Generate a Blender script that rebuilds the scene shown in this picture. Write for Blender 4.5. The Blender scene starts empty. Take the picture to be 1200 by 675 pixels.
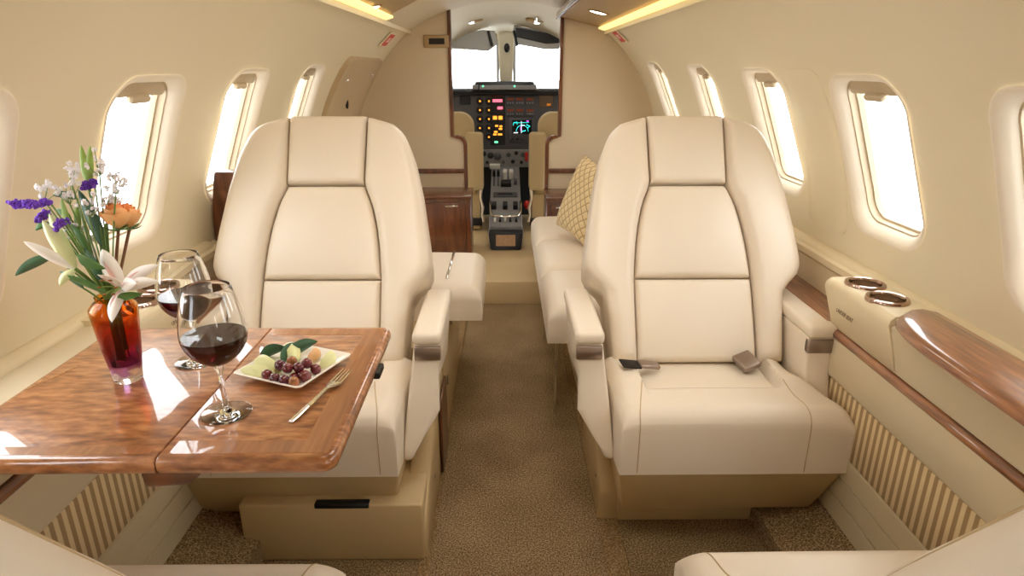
import bpy, bmesh, math, random
from mathutils import Vector, Matrix, geometry

random.seed(7)
S = bpy.context.scene
C = S.collection
PI = math.pi

# ------------------------------------------------------------------ camera
F = 740.0
EYE = Vector((0, 0, 1.15))
PITCH = math.atan((337.5 - 80) / F)
YAW = math.atan((600 - 591) / F * math.cos(PITCH))
DIR = Vector((math.sin(YAW) * math.cos(PITCH), math.cos(YAW) * math.cos(PITCH), -math.sin(PITCH)))
RGT = Vector((math.cos(YAW), -math.sin(YAW), 0))
UPV = RGT.cross(DIR)
cd = bpy.data.cameras.new('camera')
cd.sensor_width = 36
cd.lens = F / 1200 * 36
cd.clip_start = 0.02
cam = bpy.data.objects.new('camera', cd)
C.objects.link(cam)
cam.matrix_world = Matrix((
    (RGT.x, UPV.x, -DIR.x, EYE.x), (RGT.y, UPV.y, -DIR.y, EYE.y),
    (RGT.z, UPV.z, -DIR.z, EYE.z), (0, 0, 0, 1)))
S.camera = cam


def at(x, y, X=None, Y=None, Z=None):
    """a measured point of the photograph at a known distance"""
    r = DIR + RGT * ((x - 600) / F) + UPV * ((337.5 - y) / F)
    t = X / r.x if X is not None else Y / r.y if Y is not None else (Z - EYE.z) / r.z
    return EYE + r * t


# ------------------------------------------------------------------ materials
def lin(c):
    return tuple(((v / 255) / 12.92 if v <= 10 else (((v / 255) + 0.055) / 1.055) ** 2.4) for v in c) + (1,)


def newmat(name):
    m = bpy.data.materials.new(name)
    m.use_nodes = True
    nt = m.node_tree
    return m, nt, nt.nodes['Principled BSDF']


def mat(name, col, rough=0.5, metal=0, coat=0, spec=0.5, emit=None, estr=1.0, trans=0, ior=1.45,
        bump=0, bscale=200, var=0, vscale=6, coatr=0.03, sheen=0):
    m, nt, p = newmat(name)
    p.inputs['Base Color'].default_value = lin(col)
    p.inputs['Roughness'].default_value = rough
    p.inputs['Metallic'].default_value = metal
    p.inputs['Coat Weight'].default_value = coat
    p.inputs['Coat Roughness'].default_value = coatr
    p.inputs['Specular IOR Level'].default_value = spec
    p.inputs['Transmission Weight'].default_value = trans
    p.inputs['IOR'].default_value = ior
    if sheen:
        p.inputs['Sheen Weight'].default_value = sheen
    if emit:
        p.inputs['Emission Color'].default_value = lin(emit)
        p.inputs['Emission Strength'].default_value = estr
    tc = nt.nodes.new('ShaderNodeTexCoord')
    if bump:
        n = nt.nodes.new('ShaderNodeTexNoise')
        n.inputs['Scale'].default_value = bscale
        n.inputs['Detail'].default_value = 3
        b = nt.nodes.new('ShaderNodeBump')
        b.inputs['Strength'].default_value = bump
        b.inputs['Distance'].default_value = 0.002
        nt.links.new(tc.outputs['Object'], n.inputs['Vector'])
        nt.links.new(n.outputs['Fac'], b.inputs['Height'])
        nt.links.new(b.outputs['Normal'], p.inputs['Normal'])
    if var:
        n = nt.nodes.new('ShaderNodeTexNoise')
        n.inputs['Scale'].default_value = vscale
        n.inputs['Detail'].default_value = 4
        r = nt.nodes.new('ShaderNodeValToRGB')
        c = lin(col)
        r.color_ramp.elements[0].position = 0.3
        r.color_ramp.elements[1].position = 0.7
        r.color_ramp.elements[0].color = tuple(v * (1 - var) for v in c[:3]) + (1,)
        r.color_ramp.elements[1].color = tuple(min(1, v * (1 + var)) for v in c[:3]) + (1,)
        nt.links.new(tc.outputs['Object'], n.inputs['Vector'])
        nt.links.new(n.outputs['Fac'], r.inputs['Fac'])
        nt.links.new(r.outputs['Color'], p.inputs['Base Color'])
    return m


def wood(name, dark, mid, light, scale=(3, 30, 30), coat=1.0, rough=0.35, figure=0.5, fig=(8, 60, 60)):
    m, nt, p = newmat(name)
    L = nt.links.new
    tc = nt.nodes.new('ShaderNodeTexCoord')
    mp = nt.nodes.new('ShaderNodeMapping')
    mp.inputs['Scale'].default_value = scale
    n = nt.nodes.new('ShaderNodeTexNoise')
    n.inputs['Scale'].default_value = 1.0
    n.inputs['Detail'].default_value = 6
    n.inputs['Distortion'].default_value = 0.6
    mp2 = nt.nodes.new('ShaderNodeMapping')
    mp2.inputs['Scale'].default_value = fig
    n2 = nt.nodes.new('ShaderNodeTexNoise')
    n2.inputs['Scale'].default_value = 1.0
    n2.inputs['Detail'].default_value = 3
    mx = nt.nodes.new('ShaderNodeMix')
    mx.inputs[0].default_value = figure
    r = nt.nodes.new('ShaderNodeValToRGB')
    e = r.color_ramp.elements
    e[0].position, e[0].color = 0.36, lin(dark)
    e[1].position, e[1].color = 0.64, lin(light)
    k = e.new(0.5)
    k.color = lin(mid)
    L(tc.outputs['Object'], mp.inputs['Vector'])
    L(tc.outputs['Object'], mp2.inputs['Vector'])
    L(mp.outputs['Vector'], n.inputs['Vector'])
    L(mp2.outputs['Vector'], n2.inputs['Vector'])
    L(n.outputs['Fac'], mx.inputs[2])
    L(n2.outputs['Fac'], mx.inputs[3])
    L(mx.outputs[0], r.inputs['Fac'])
    L(r.outputs['Color'], p.inputs['Base Color'])
    p.inputs['Roughness'].default_value = rough
    p.inputs['Coat Weight'].default_value = coat
    p.inputs['Coat Roughness'].default_value = 0.02
    p.inputs['Coat IOR'].default_value = 1.6
    return m


def carpet_mat(name, a, b, c):
    m, nt, p = newmat(name)
    L = nt.links.new
    tc = nt.nodes.new('ShaderNodeTexCoord')
    n = nt.nodes.new('ShaderNodeTexNoise')
    n.inputs['Scale'].default_value = 250
    n.inputs['Detail'].default_value = 4
    n.inputs['Roughness'].default_value = 0.7
    n2 = nt.nodes.new('ShaderNodeTexNoise')
    n2.inputs['Scale'].default_value = 5
    mx = nt.nodes.new('ShaderNodeMix')
    mx.inputs[0].default_value = 0.12
    r = nt.nodes.new('ShaderNodeValToRGB')
    e = r.color_ramp.elements
    e[0].position, e[0].color = 0.38, lin(a)
    e[1].position, e[1].color = 0.62, lin(c)
    k = e.new(0.5)
    k.color = lin(b)
    bp = nt.nodes.new('ShaderNodeBump')
    bp.inputs['Strength'].default_value = 0.8
    bp.inputs['Distance'].default_value = 0.004
    L(tc.outputs['Object'], n.inputs['Vector'])
    L(tc.outputs['Object'], n2.inputs['Vector'])
    L(n.outputs['Fac'], mx.inputs[2])
    L(n2.outputs['Fac'], mx.inputs[3])
    L(mx.outputs[0], r.inputs['Fac'])
    L(r.outputs['Color'], p.inputs['Base Color'])
    L(n.outputs['Fac'], bp.inputs['Height'])
    L(bp.outputs['Normal'], p.inputs['Normal'])
    p.inputs['Roughness'].default_value = 1.0
    p.inputs['Specular IOR Level'].default_value = 0.1
    return m


def stripe_mat(name, a, b, pitch, axis=1):
    m, nt, p = newmat(name)
    L = nt.links.new
    tc = nt.nodes.new('ShaderNodeTexCoord')
    sp = nt.nodes.new('ShaderNodeSeparateXYZ')
    d = nt.nodes.new('ShaderNodeMath')
    d.operation = 'DIVIDE'
    d.inputs[1].default_value = pitch
    fr = nt.nodes.new('ShaderNodeMath')
    fr.operation = 'FRACT'
    r = nt.nodes.new('ShaderNodeValToRGB')
    e = r.color_ramp.elements
    e[0].position, e[0].color = 0.44, lin(a)
    e[1].position, e[1].color = 0.5, lin(b)
    k = e.new(0.94)
    k.color = lin(b)
    k = e.new(1.0)
    k.color = lin(a)
    L(tc.outputs['Object'], sp.inputs[0])
    L(sp.outputs[axis], d.inputs[0])
    L(d.outputs[0], fr.inputs[0])
    L(fr.outputs[0], r.inputs['Fac'])
    L(r.outputs['Color'], p.inputs['Base Color'])
    p.inputs['Roughness'].default_value = 0.9
    return m


def quilt_mat(name, col, line):
    m, nt, p = newmat(name)
    L = nt.links.new
    tc = nt.nodes.new('ShaderNodeTexCoord')
    mp = nt.nodes.new('ShaderNodeMapping')
    mp.inputs['Scale'].default_value = (34, 34, 34)
    mp.inputs['Rotation'].default_value = (0, PI / 4, 0)
    sp = nt.nodes.new('ShaderNodeSeparateXYZ')
    outs = []
    L(tc.outputs['Object'], mp.inputs['Vector'])
    L(mp.outputs['Vector'], sp.inputs[0])
    for ax in (0, 2):
        fr = nt.nodes.new('ShaderNodeMath')
        fr.operation = 'PINGPONG'
        fr.inputs[1].default_value = 0.5
        L(sp.outputs[ax], fr.inputs[0])
        outs.append(fr)
    mn = nt.nodes.new('ShaderNodeMath')
    mn.operation = 'MINIMUM'
    L(outs[0].outputs[0], mn.inputs[0])
    L(outs[1].outputs[0], mn.inputs[1])
    r = nt.nodes.new('ShaderNodeValToRGB')
    e = r.color_ramp.elements
    e[0].position, e[0].color = 0.02, lin(line)
    e[1].position, e[1].color = 0.12, lin(col)
    L(mn.outputs[0], r.inputs['Fac'])
    L(r.outputs['Color'], p.inputs['Base Color'])
    b = nt.nodes.new('ShaderNodeBump')
    b.inputs['Strength'].default_value = 1
    b.inputs['Distance'].default_value = 0.01
    L(mn.outputs[0], b.inputs['Height'])
    L(b.outputs['Normal'], p.inputs['Normal'])
    p.inputs['Roughness'].default_value = 0.6
    return m


def thin_glass(name):
    m, nt, p = newmat(name)
    p.inputs['Base Color'].default_value = (1, 1, 1, 1)
    p.inputs['Transmission Weight'].default_value = 1
    p.inputs['Roughness'].default_value = 0
    p.inputs['IOR'].default_value = 1.05
    p.inputs['Specular IOR Level'].default_value = 0.3
    return m


def vase_mat():
    m, nt, p = newmat('amber purple glass')
    L = nt.links.new
    tc = nt.nodes.new('ShaderNodeTexCoord')
    sp = nt.nodes.new('ShaderNodeSeparateXYZ')
    n = nt.nodes.new('ShaderNodeTexNoise')
    n.inputs['Scale'].default_value = 60
    n.inputs['Detail'].default_value = 4
    ad = nt.nodes.new('ShaderNodeMath')
    ad.operation = 'MULTIPLY_ADD'
    ad.inputs[1].default_value = 0.04
    mr = nt.nodes.new('ShaderNodeMapRange')
    mr.inputs[1].default_value = 0.018
    mr.inputs[2].default_value = 0.148
    r = nt.nodes.new('ShaderNodeValToRGB')
    e = r.color_ramp.elements
    e[0].position, e[0].color = 0.0, lin((235, 225, 235))
    e[1].position, e[1].color = 1.0, lin((245, 170, 60))
    for pos, c in ((0.13, (232, 222, 230)), (0.17, (126, 64, 130)), (0.34, (160, 60, 96)), (0.5, (190, 74, 58)), (0.72, (212, 104, 54)), (0.88, (228, 158, 70))):
        k = e.new(pos)
        k.color = lin(c)
    L(tc.outputs['Object'], sp.inputs[0])
    L(tc.outputs['Object'], n.inputs['Vector'])
    L(n.outputs['Fac'], ad.inputs[0])
    L(sp.outputs[2], ad.inputs[2])
    L(ad.outputs[0], mr.inputs[0])
    L(mr.outputs[0], r.inputs['Fac'])
    L(r.outputs['Color'], p.inputs['Base Color'])
    p.inputs['Transmission Weight'].default_value = 1.0
    p.inputs['Roughness'].default_value = 0.02
    p.inputs['IOR'].default_value = 1.35
    return m


LEA = mat('cream leather', (228, 215, 196), rough=0.36, bump=0.12, bscale=420, var=0.02, vscale=4)
LEAS = mat('cream leather shell', (224, 209, 186), rough=0.45, bump=0.12, bscale=420)
TAN = mat('tan leather', (194, 170, 128), rough=0.45, bump=0.1, bscale=300)
STITCH = mat('seam thread', (192, 168, 130), rough=0.8)
GAP = mat('dark gap', (40, 32, 26), rough=0.8)
WALL = mat('cabin lining', (227, 215, 185), rough=0.55, bump=0.05, bscale=500)
LINER = mat('window surround', (238, 227, 207), rough=0.4)
SHADE = mat('window shade', (196, 178, 148), rough=0.5)
BULK = mat('bulkhead lining', (208, 190, 160), rough=0.6, bump=0.06, bscale=400)
CEIL = mat('ceiling lining', (218, 204, 176), rough=0.6)
VAL = mat('valance panel', (172, 144, 104), rough=0.45)
SILL = mat('sill plastic', (226, 210, 176), rough=0.4)
LOWER = mat('sidewall cloth', (212, 196, 164), rough=0.7, bump=0.05, bscale=500)
KICK = mat('kick panel', (196, 180, 146), rough=0.5)
WOOD = wood('figured mahogany', (122, 70, 36), (168, 106, 60), (200, 140, 90), scale=(5, 34, 34), figure=0.62, fig=(34, 95, 95))
WOODB = wood('mahogany banding', (142, 86, 46), (166, 106, 60), (186, 128, 80), scale=(30, 3, 30), figure=0.4, fig=(120, 10, 90))
WOODY = wood('mahogany lengthwise', (92, 52, 28), (130, 78, 44), (166, 108, 64), scale=(30, 3, 30), figure=0.5, fig=(90, 9, 90))
WOODD = wood('dark mahogany', (70, 34, 16), (98, 52, 26), (122, 68, 36), scale=(22, 22, 3), figure=0.4, fig=(60, 60, 8), coat=0.6)
CARPET = carpet_mat('brown loop carpet', (78, 60, 40), (136, 112, 80), (192, 168, 130))
CARPETE = carpet_mat('carpet border', (96, 74, 48), (140, 114, 78), (178, 150, 110))
STRIPE = stripe_mat('striped cloth', (214, 190, 146), (158, 130, 92), 0.0215)
BRONZE = mat('brushed bronze metal', (160, 144, 134), rough=0.34, metal=0.9)
CUPM = mat('polished bronze', (176, 150, 136), rough=0.14, metal=1)
CUPD = mat('bronze cup well', (134, 108, 92), rough=0.25, metal=0.9)
CHROME = mat('polished chrome', (235, 235, 235), rough=0.08, metal=1)
STEEL = mat('fork steel', (236, 234, 232), rough=0.15, metal=1)
BLACK = mat('black plastic', (22, 22, 24), rough=0.45)
PANEL = mat('instrument panel grey', (76, 76, 80), rough=0.5)
PANELL = mat('console grey', (128, 128, 130), rough=0.5, var=0.1, vscale=60)
KNOBW = mat('lever white', (225, 225, 220), rough=0.4)
GREYV = mat('sun visor grey', (178, 180, 180), rough=0.45)
COCK = mat('cockpit lining', (220, 210, 186), rough=0.6)
PSEAT = mat('pilot seat cloth', (184, 164, 124), rough=0.7, bump=0.1, bscale=300)
GLASS = mat('clear glass', (255, 255, 255), rough=0.0, trans=1, ior=1.45)
PANE = thin_glass('window pane')
WINE = mat('red wine', (64, 4, 16), rough=0.0, trans=0.75, ior=1.34)
CERAM = mat('white ceramic', (248, 244, 236), rough=0.12, coat=0.5)
GRAPE = [mat('red grape', (120, 40, 48), rough=0.14, coat=1.0, var=0.25, vscale=50),
         mat('amber grape', (160, 98, 52), rough=0.14, coat=1.0, var=0.2, vscale=50),
         mat('purple grape', (96, 34, 52), rough=0.14, coat=1.0, var=0.25, vscale=50)]
MELON = mat('pale melon flesh', (234, 236, 178), rough=0.35)
MELONR = mat('melon rind', (168, 194, 98), rough=0.35)
PEACH = mat('peach flesh', (240, 190, 140), rough=0.4)
PEACHR = mat('peach skin', (214, 110, 66), rough=0.4)
LEAF = mat('bouquet leaf', (82, 124, 62), rough=0.45, var=0.2, vscale=40)
LEAFD = mat('dark leaf', (62, 100, 72), rough=0.4, var=0.2, vscale=40)
LEAFL = mat('pale leaf', (150, 178, 84), rough=0.45, var=0.15, vscale=40)
STEM = mat('green stem', (110, 140, 70), rough=0.5)
STEMR = mat('rose stem', (126, 84, 56), rough=0.5)
ROSE = mat('orange rose petal', (252, 192, 132), rough=0.5, var=0.06, vscale=40)
ROSEI = mat('deep orange rose petal', (242, 150, 84), rough=0.5, var=0.08, vscale=40)
LILY = mat('white lily petal', (250, 245, 240), rough=0.45, var=0.04, vscale=30)
LILYP = mat('pink throat', (228, 186, 182), rough=0.5)
LILYB = mat('lily bud', (222, 228, 176), rough=0.45)
ANTH = mat('lily anther', (150, 96, 50), rough=0.7)
PURP = mat('purple statice', (118, 66, 196), rough=0.7, var=0.2, vscale=90)
WFLO = mat('white floret', (240, 236, 240), rough=0.7)
REDS = mat('red exit sign', (176, 40, 44), rough=0.4, emit=(176, 40, 44), estr=0.25)
WHT = mat('sign white', (240, 225, 215), rough=0.5)
DARKTXT = mat('engraved text', (120, 100, 74), rough=0.7)
AMBER = mat('amber lamp', (255, 170, 60), emit=(255, 160, 50), estr=1.6)
PINKL = mat('pink lamp', (255, 110, 130), emit=(255, 105, 130), estr=1.6)
GREENL = mat('green lamp', (120, 255, 190), emit=(110, 240, 180), estr=1.5)
CYANL = mat('cyan display', (60, 235, 225), emit=(50, 230, 220), estr=1.6)
MAGL = mat('magenta display', (230, 80, 240), emit=(225, 70, 235), estr=1.6)
WHTL = mat('white display', (235, 245, 255), emit=(235, 245, 255), estr=1.3)
SCREEN = mat('dark screen', (8, 12, 20), rough=0.15)
REDK = mat('red knob', (190, 40, 32), rough=0.35)
PLAC = mat('tan placard', (176, 140, 104), rough=0.6, var=0.15, vscale=60)
RUST = mat('red brown annunciator', (140, 60, 34), rough=0.5)
LAMP = mat('lit downlight', (255, 250, 235), emit=(255, 246, 226), estr=6)
COVE = mat('lit cove strip', (255, 236, 170), emit=(255, 228, 150), estr=1.1)
QUILT = quilt_mat('quilted satin', (222, 198, 150), (160, 130, 86))
VASEG = vase_mat()


# ------------------------------------------------------------------ builders
FR = {}


def tag(o, label=None, cat=None, group=None, kind=None):
    if label:
        o['label'] = label
    if cat:
        o['category'] = cat
    if group:
        o['group'] = group
    if kind:
        o['kind'] = kind
    return o


def empty(name, loc, label, cat, group=None, M=None):
    o = bpy.data.objects.new(name, None)
    o.empty_display_size = 0.05
    C.objects.link(o)
    m = M if M is not None else Matrix.Translation(Vector(loc))
    o.matrix_world = m
    FR[o.name] = m.copy()
    return tag(o, label, cat, group)


class B:
    def __init__(s):
        s.bm = bmesh.new()

    def faces(s, vs, fs):
        v = [s.bm.verts.new(p) for p in vs]
        for f in fs:
            try:
                s.bm.faces.new([v[i] for i in f])
            except ValueError:
                pass
        return s

    def merge(s, bm2, M=None):
        if M is not None:
            bmesh.ops.transform(bm2, matrix=M, verts=bm2.verts)
        me = bpy.data.meshes.new('tmp')
        bm2.to_mesh(me)
        bm2.free()
        s.bm.from_mesh(me)
        bpy.data.meshes.remove(me)
        return s

    def hexa(s, p, r=0.0, seg=3, M=None):
        """p: bottom loop of four then top loop of four"""
        b2 = bmesh.new()
        v = [b2.verts.new(q) for q in p]
        for f in ((3, 2, 1, 0), (4, 5, 6, 7), (0, 1, 5, 4), (1, 2, 6, 5), (2, 3, 7, 6), (3, 0, 4, 7)):
            b2.faces.new([v[i] for i in f])
        bmesh.ops.recalc_face_normals(b2, faces=b2.faces)
        if r:
            bmesh.ops.bevel(b2, geom=list(b2.edges), offset=r, segments=seg, profile=0.5, affect='EDGES')
        return s.merge(b2, M)

    def box(s, x0, x1, y0, y1, z0, z1, r=0.0, seg=3, M=None):
        return s.hexa([(x0, y0, z0), (x1, y0, z0), (x1, y1, z0), (x0, y1, z0),
                       (x0, y0, z1), (x1, y0, z1), (x1, y1, z1), (x0, y1, z1)], r, seg, M)

    def loft(s, loops, cap0=True, cap1=True, closed=True):
        b2 = bmesh.new()
        L = [[b2.verts.new(p) for p in lp] for lp in loops]
        n = len(L[0])
        for a, b in zip(L, L[1:]):
            for i in range(n if closed else n - 1):
                j = (i + 1) % n
                b2.faces.new((a[i], a[j], b[j], b[i]))
        if cap0:
            b2.faces.new(list(reversed(L[0])))
        if cap1:
            b2.faces.new(L[-1])
        if closed:
            bmesh.ops.recalc_face_normals(b2, faces=b2.faces)
        return s.merge(b2)

    def prism(s, pts, vec, r=0.0, seg=2, M=None):
        b2 = bmesh.new()
        v = Vector(vec)
        a = [b2.verts.new(Vector(p)) for p in pts]
        b = [b2.verts.new(Vector(p) + v) for p in pts]
        n = len(a)
        b2.faces.new(list(reversed(a)))
        b2.faces.new(b)
        for i in range(n):
            j = (i + 1) % n
            b2.faces.new((a[i], a[j], b[j], b[i]))
        bmesh.ops.recalc_face_normals(b2, faces=b2.faces)
        if r:
            bmesh.ops.bevel(b2, geom=list(b2.edges), offset=r, segments=seg, profile=0.5, affect='EDGES')
        return s.merge(b2, M)

    def lathe(s, prof, c=(0, 0, 0), n=40, M=None):
        b2 = bmesh.new()
        rings = []
        for (r, z) in prof:
            if r < 1e-6:
                rings.append([b2.verts.new((c[0], c[1], c[2] + z))])
            else:
                rings.append([b2.verts.new((c[0] + r * math.cos(2 * PI * i / n), c[1] + r * math.sin(2 * PI * i / n), c[2] + z)) for i in range(n)])
        for a, b in zip(rings, rings[1:]):
            for i in range(n):
                j = (i + 1) % n
                if len(a) == 1 and len(b) == 1:
                    continue
                if len(a) == 1:
                    b2.faces.new((a[0], b[j], b[i]))
                elif len(b) == 1:
                    b2.faces.new((a[i], a[j], b[0]))
                else:
                    b2.faces.new((a[i], a[j], b[j], b[i]))
        bmesh.ops.recalc_face_normals(b2, faces=b2.faces)
        return s.merge(b2, M)

    def tube(s, pts, r, n=10, closed=False):
        pts = [Vector(p) for p in pts]
        rr = r if isinstance(r, (list, tuple)) else [r] * len(pts)
        loops = []
        up = Vector((0.13, 0.31, 0.94))
        m = len(pts)
        for i, p in enumerate(pts):
            if closed:
                d = pts[(i + 1) % m] - pts[i - 1]
            else:
                d = pts[min(i + 1, m - 1)] - pts[max(i - 1, 0)]
            d.normalize()
            a = d.cross(up)
            if a.length < 1e-4:
                a = d.cross(Vector((1, 0, 0)))
            a.normalize()
            b = d.cross(a)
            up = -b if (-b).dot(up) > 0 else b
            loops.append([p + (a * math.cos(2 * PI * k / n) + b * math.sin(2 * PI * k / n)) * rr[i] for k in range(n)])
        if closed:
            loops.append(loops[0])
        return s.loft(loops, not closed, not closed)

    def ball(s, c, r, n=16, M=None):
        r = r if isinstance(r, (list, tuple)) else (r, r, r)
        b2 = bmesh.new()
        bmesh.ops.create_uvsphere(b2, u_segments=n, v_segments=max(6, n // 2), radius=1)
        m = Matrix.Translation(Vector(c)) @ (M if M is not None else Matrix()) @ Matrix.Diagonal((r[0], r[1], r[2], 1))
        return s.merge(b2, m)

    def grid(s, fn, nu, nv, thick=None):
        vs = [fn(i / nu, j / nv) for j in range(nv + 1) for i in range(nu + 1)]
        fs = [(j * (nu + 1) + i, j * (nu + 1) + i + 1, (j + 1) * (nu + 1) + i + 1, (j + 1) * (nu + 1) + i)
              for j in range(nv) for i in range(nu)]
        b2 = bmesh.new()
        v = [b2.verts.new(p) for p in vs]
        for f in fs:
            b2.faces.new([v[k] for k in f])
        if thick:
            bmesh.ops.recalc_face_normals(b2, faces=b2.faces)
            bmesh.ops.solidify(b2, geom=list(b2.faces), thickness=thick)
        return s.merge(b2)

    def cushion(s, O, U, V, N, uv, th, r=0.02, crown=0.0, back=0.0, nu=24, nv=24, dip=None, rs=None):
        """a stuffed pad on a plane: uv(s,t) outline map, th thickness, r edge roll"""
        O, U, V, N = Vector(O), Vector(U), Vector(V), Vector(N)

        def sp(n):
            return [0.5 - 0.5 * math.cos(PI * (0.12 + 0.76 * i / n) ) for i in range(n + 1)]
        ss = sp(nu)
        ss = [(x - ss[0]) / (ss[-1] - ss[0]) for x in ss]
        ts = sp(nv)
        ts = [(x - ts[0]) / (ts[-1] - ts[0]) for x in ts]
        # extra rows in the rolled edge
        def dense(a, frac):
            e = sorted(set(a + [frac * k for k in (0.06, 0.25, 0.5, 0.75, 1)] + [1 - frac * k for k in (0.06, 0.25, 0.5, 0.75, 1)]))
            return e
        w0 = (Vector(uv(1, .5)) - Vector(uv(0, .5))).length
        h0 = (Vector(uv(.5, 1)) - Vector(uv(.5, 0))).length
        ss = dense(ss, min(0.45, r / w0))
        ts = dense(ts, min(0.45, r / h0))
        W = [(Vector(uv(1, t)) - Vector(uv(0, t))).length for t in ts]
        H = [(Vector(uv(x, 1)) - Vector(uv(x, 0))).length for x in ss]

        def prof(d):
            k = 1 - min(d / r, 1)
            return math.sqrt(max(0, 1 - k * k))
        b2 = bmesh.new()
        g = []
        for j, t in enumerate(ts):
            row = []
            for i, x in enumerate(ss):
                u, v = uv(x, t)
                dU = min(x, 1 - x) * W[j]
                dV = min(t, 1 - t) * H[i]
                h = (th - r) + r * prof(dU) * prof(dV) + crown * (4 * x * (1 - x)) ** .7 * (4 * t * (1 - t)) ** .7
                if dip:
                    h += dip(u, v)
                row.append(b2.verts.new(O + U * u + V * v + N * h))
            g.append(row)
        nS, nT = len(ss), len(ts)
        for j in range(nT - 1):
            for i in range(nS - 1):
                b2.faces.new((g[j][i], g[j][i + 1], g[j + 1][i + 1], g[j + 1][i]))
        ring = [(i, 0) for i in range(nS)] + [(nS - 1, j) for j in range(1, nT)] + \
               [(i, nT - 1) for i in range(nS - 2, -1, -1)] + [(0, j) for j in range(nT - 2, 0, -1)]
        lo = []
        for (i, j) in ring:
            u, v = uv(ss[i], ts[j])
            lo.append(b2.verts.new(O + U * u + V * v - N * back))
        m = len(ring)
        for k in range(m):
            a, b = ring[k], ring[(k + 1) % m]
            b2.faces.new((g[a[1]][a[0]], lo[k], lo[(k + 1) % m], g[b[1]][b[0]]))
        b2.faces.new(lo)
        bmesh.ops.recalc_face_normals(b2, faces=b2.faces)
        return s.merge(b2)

    def done(s, name, m, parent=None, local=False, angle=42, label=None, M=None):
        if M is not None:
            bmesh.ops.transform(s.bm, matrix=M, verts=s.bm.verts)
            if M.determinant() < 0:
                bmesh.ops.reverse_faces(s.bm, faces=s.bm.faces)
        if parent is not None and not local:
            bmesh.ops.transform(s.bm, matrix=FR[parent.name].inverted(), verts=s.bm.verts)
        me = bpy.data.meshes.new(name)
        s.bm.to_mesh(me)
        s.bm.free()
        if m is not None:
            for mm in (m if isinstance(m, list) else [m]):
                me.materials.append(mm)
        me.polygons.foreach_set('use_smooth', [True] * len(me.polygons))
        me.set_sharp_from_angle(angle=math.radians(angle))
        o = bpy.data.objects.new(name, me)
        C.objects.link(o)
        if parent is not None:
            o.parent = parent
            FR[o.name] = FR[parent.name].copy()
        else:
            FR[o.name] = Matrix()
        if label:
            o['label'] = label
        return o

    def single(s, name, m, label, cat, group=None, base=None, angle=42):
        """a top-level one-mesh thing with its origin at its base"""
        xs = [v.co for v in s.bm.verts]
        lo = Vector((min(v.x for v in xs), min(v.y for v in xs), min(v.z for v in xs)))
        hi = Vector((max(v.x for v in xs), max(v.y for v in xs), max(v.z for v in xs)))
        b = Vector(base) if base is not None else Vector(((lo.x + hi.x) / 2, (lo.y + hi.y) / 2, lo.z))
        bmesh.ops.translate(s.bm, vec=-b, verts=s.bm.verts)
        o = s.done(name, m, angle=angle)
        o.location = b
        FR[o.name] = Matrix.Translation(b)
        return tag(o, label, cat, group)

    def struct(s, name, m, parent=None, angle=42):
        o = s.done(name, m, parent, angle=angle)
        if parent is None:
            o['kind'] = 'structure'
        return o


def interp(tab):
    def f(x):
        if x <= tab[0][0]:
            return tab[0][1]
        for (a, b), (c, d) in zip(tab, tab[1:]):
            if x <= c:
                k = (x - a) / (c - a)
                return b + (d - b) * k
        return tab[-1][1]
    return f


def smoothtab(tab, w=0.012):
    f = interp(tab)
    return lambda x: (f(x - w) + f(x - w / 2) + f(x) + f(x + w / 2) + f(x + w)) / 5


def rr(cx, cy, hw, hh, r, n=8):
    """rounded rectangle, counter-clockwise; r one radius or four (++, -+, --, +-)"""
    rs = r if isinstance(r, (list, tuple)) else (r,) * 4
    out = []
    for k, (sx, sy) in enumerate(((1, 1), (-1, 1), (-1, -1), (1, -1))):
        q = max(rs[k], 1e-4)
        ox, oy = cx + sx * (hw - q), cy + sy * (hh - q)
        for i in range(n + 1):
            a = PI / 2 * k + PI / 2 * i / n
            out.append((ox + q * math.cos(a), oy + q * math.sin(a)))
    return out


def text_mesh(txt, size, depth=0.0006):
    cu = bpy.data.curves.new('t', 'FONT')
    cu.body = txt
    cu.size = size
    cu.align_x = 'CENTER'
    cu.align_y = 'CENTER'
    cu.extrude = depth
    cu.resolution_u = 2
    o = bpy.data.objects.new('t', cu)
    C.objects.link(o)
    dg = bpy.context.evaluated_depsgraph_get()
    me = bpy.data.meshes.new_from_object(o.evaluated_get(dg))
    bpy.data.objects.remove(o)
    b = B()
    b.bm.from_mesh(me)
    bpy.data.meshes.remove(me)
    return b


def frame_m(o, x, y, z):
    return Matrix(((x[0], y[0], z[0], o[0]), (x[1], y[1], z[1], o[1]), (x[2], y[2], z[2], o[2]), (0, 0, 0, 1)))


# ================================================================== THE CABIN SHELL
XC, ZC, RAD = 0.02, 0.66, 0.87
YA, YB = -1.2, 3.75            # aft and forward ends of the cabin


def wallpt(sg, y, s, d=0.0):
    a = s / RAD
    return Vector((XC + sg * (RAD + d) * math.cos(a), y, ZC + (RAD + d) * math.sin(a)))


def s_of(z):
    return RAD * math.asin((z - ZC) / RAD)


S0, S1 = s_of(0.60), s_of(1.345)
WSC, WHH, WHW = (s_of(0.80) + s_of(1.15)) / 2, (s_of(1.15) - s_of(0.80)) / 2 + .005, 0.144
WIN = {1: [-0.72, -0.18, 0.36, 0.90, 1.415, 1.97, 2.57, 3.28], -1: [-0.74, -0.20, 0.33, 0.86, 1.38, 1.90, 2.50]}


def wsc(y):
    return WSC - .009 + .028 * (y - 1.97)


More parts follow.
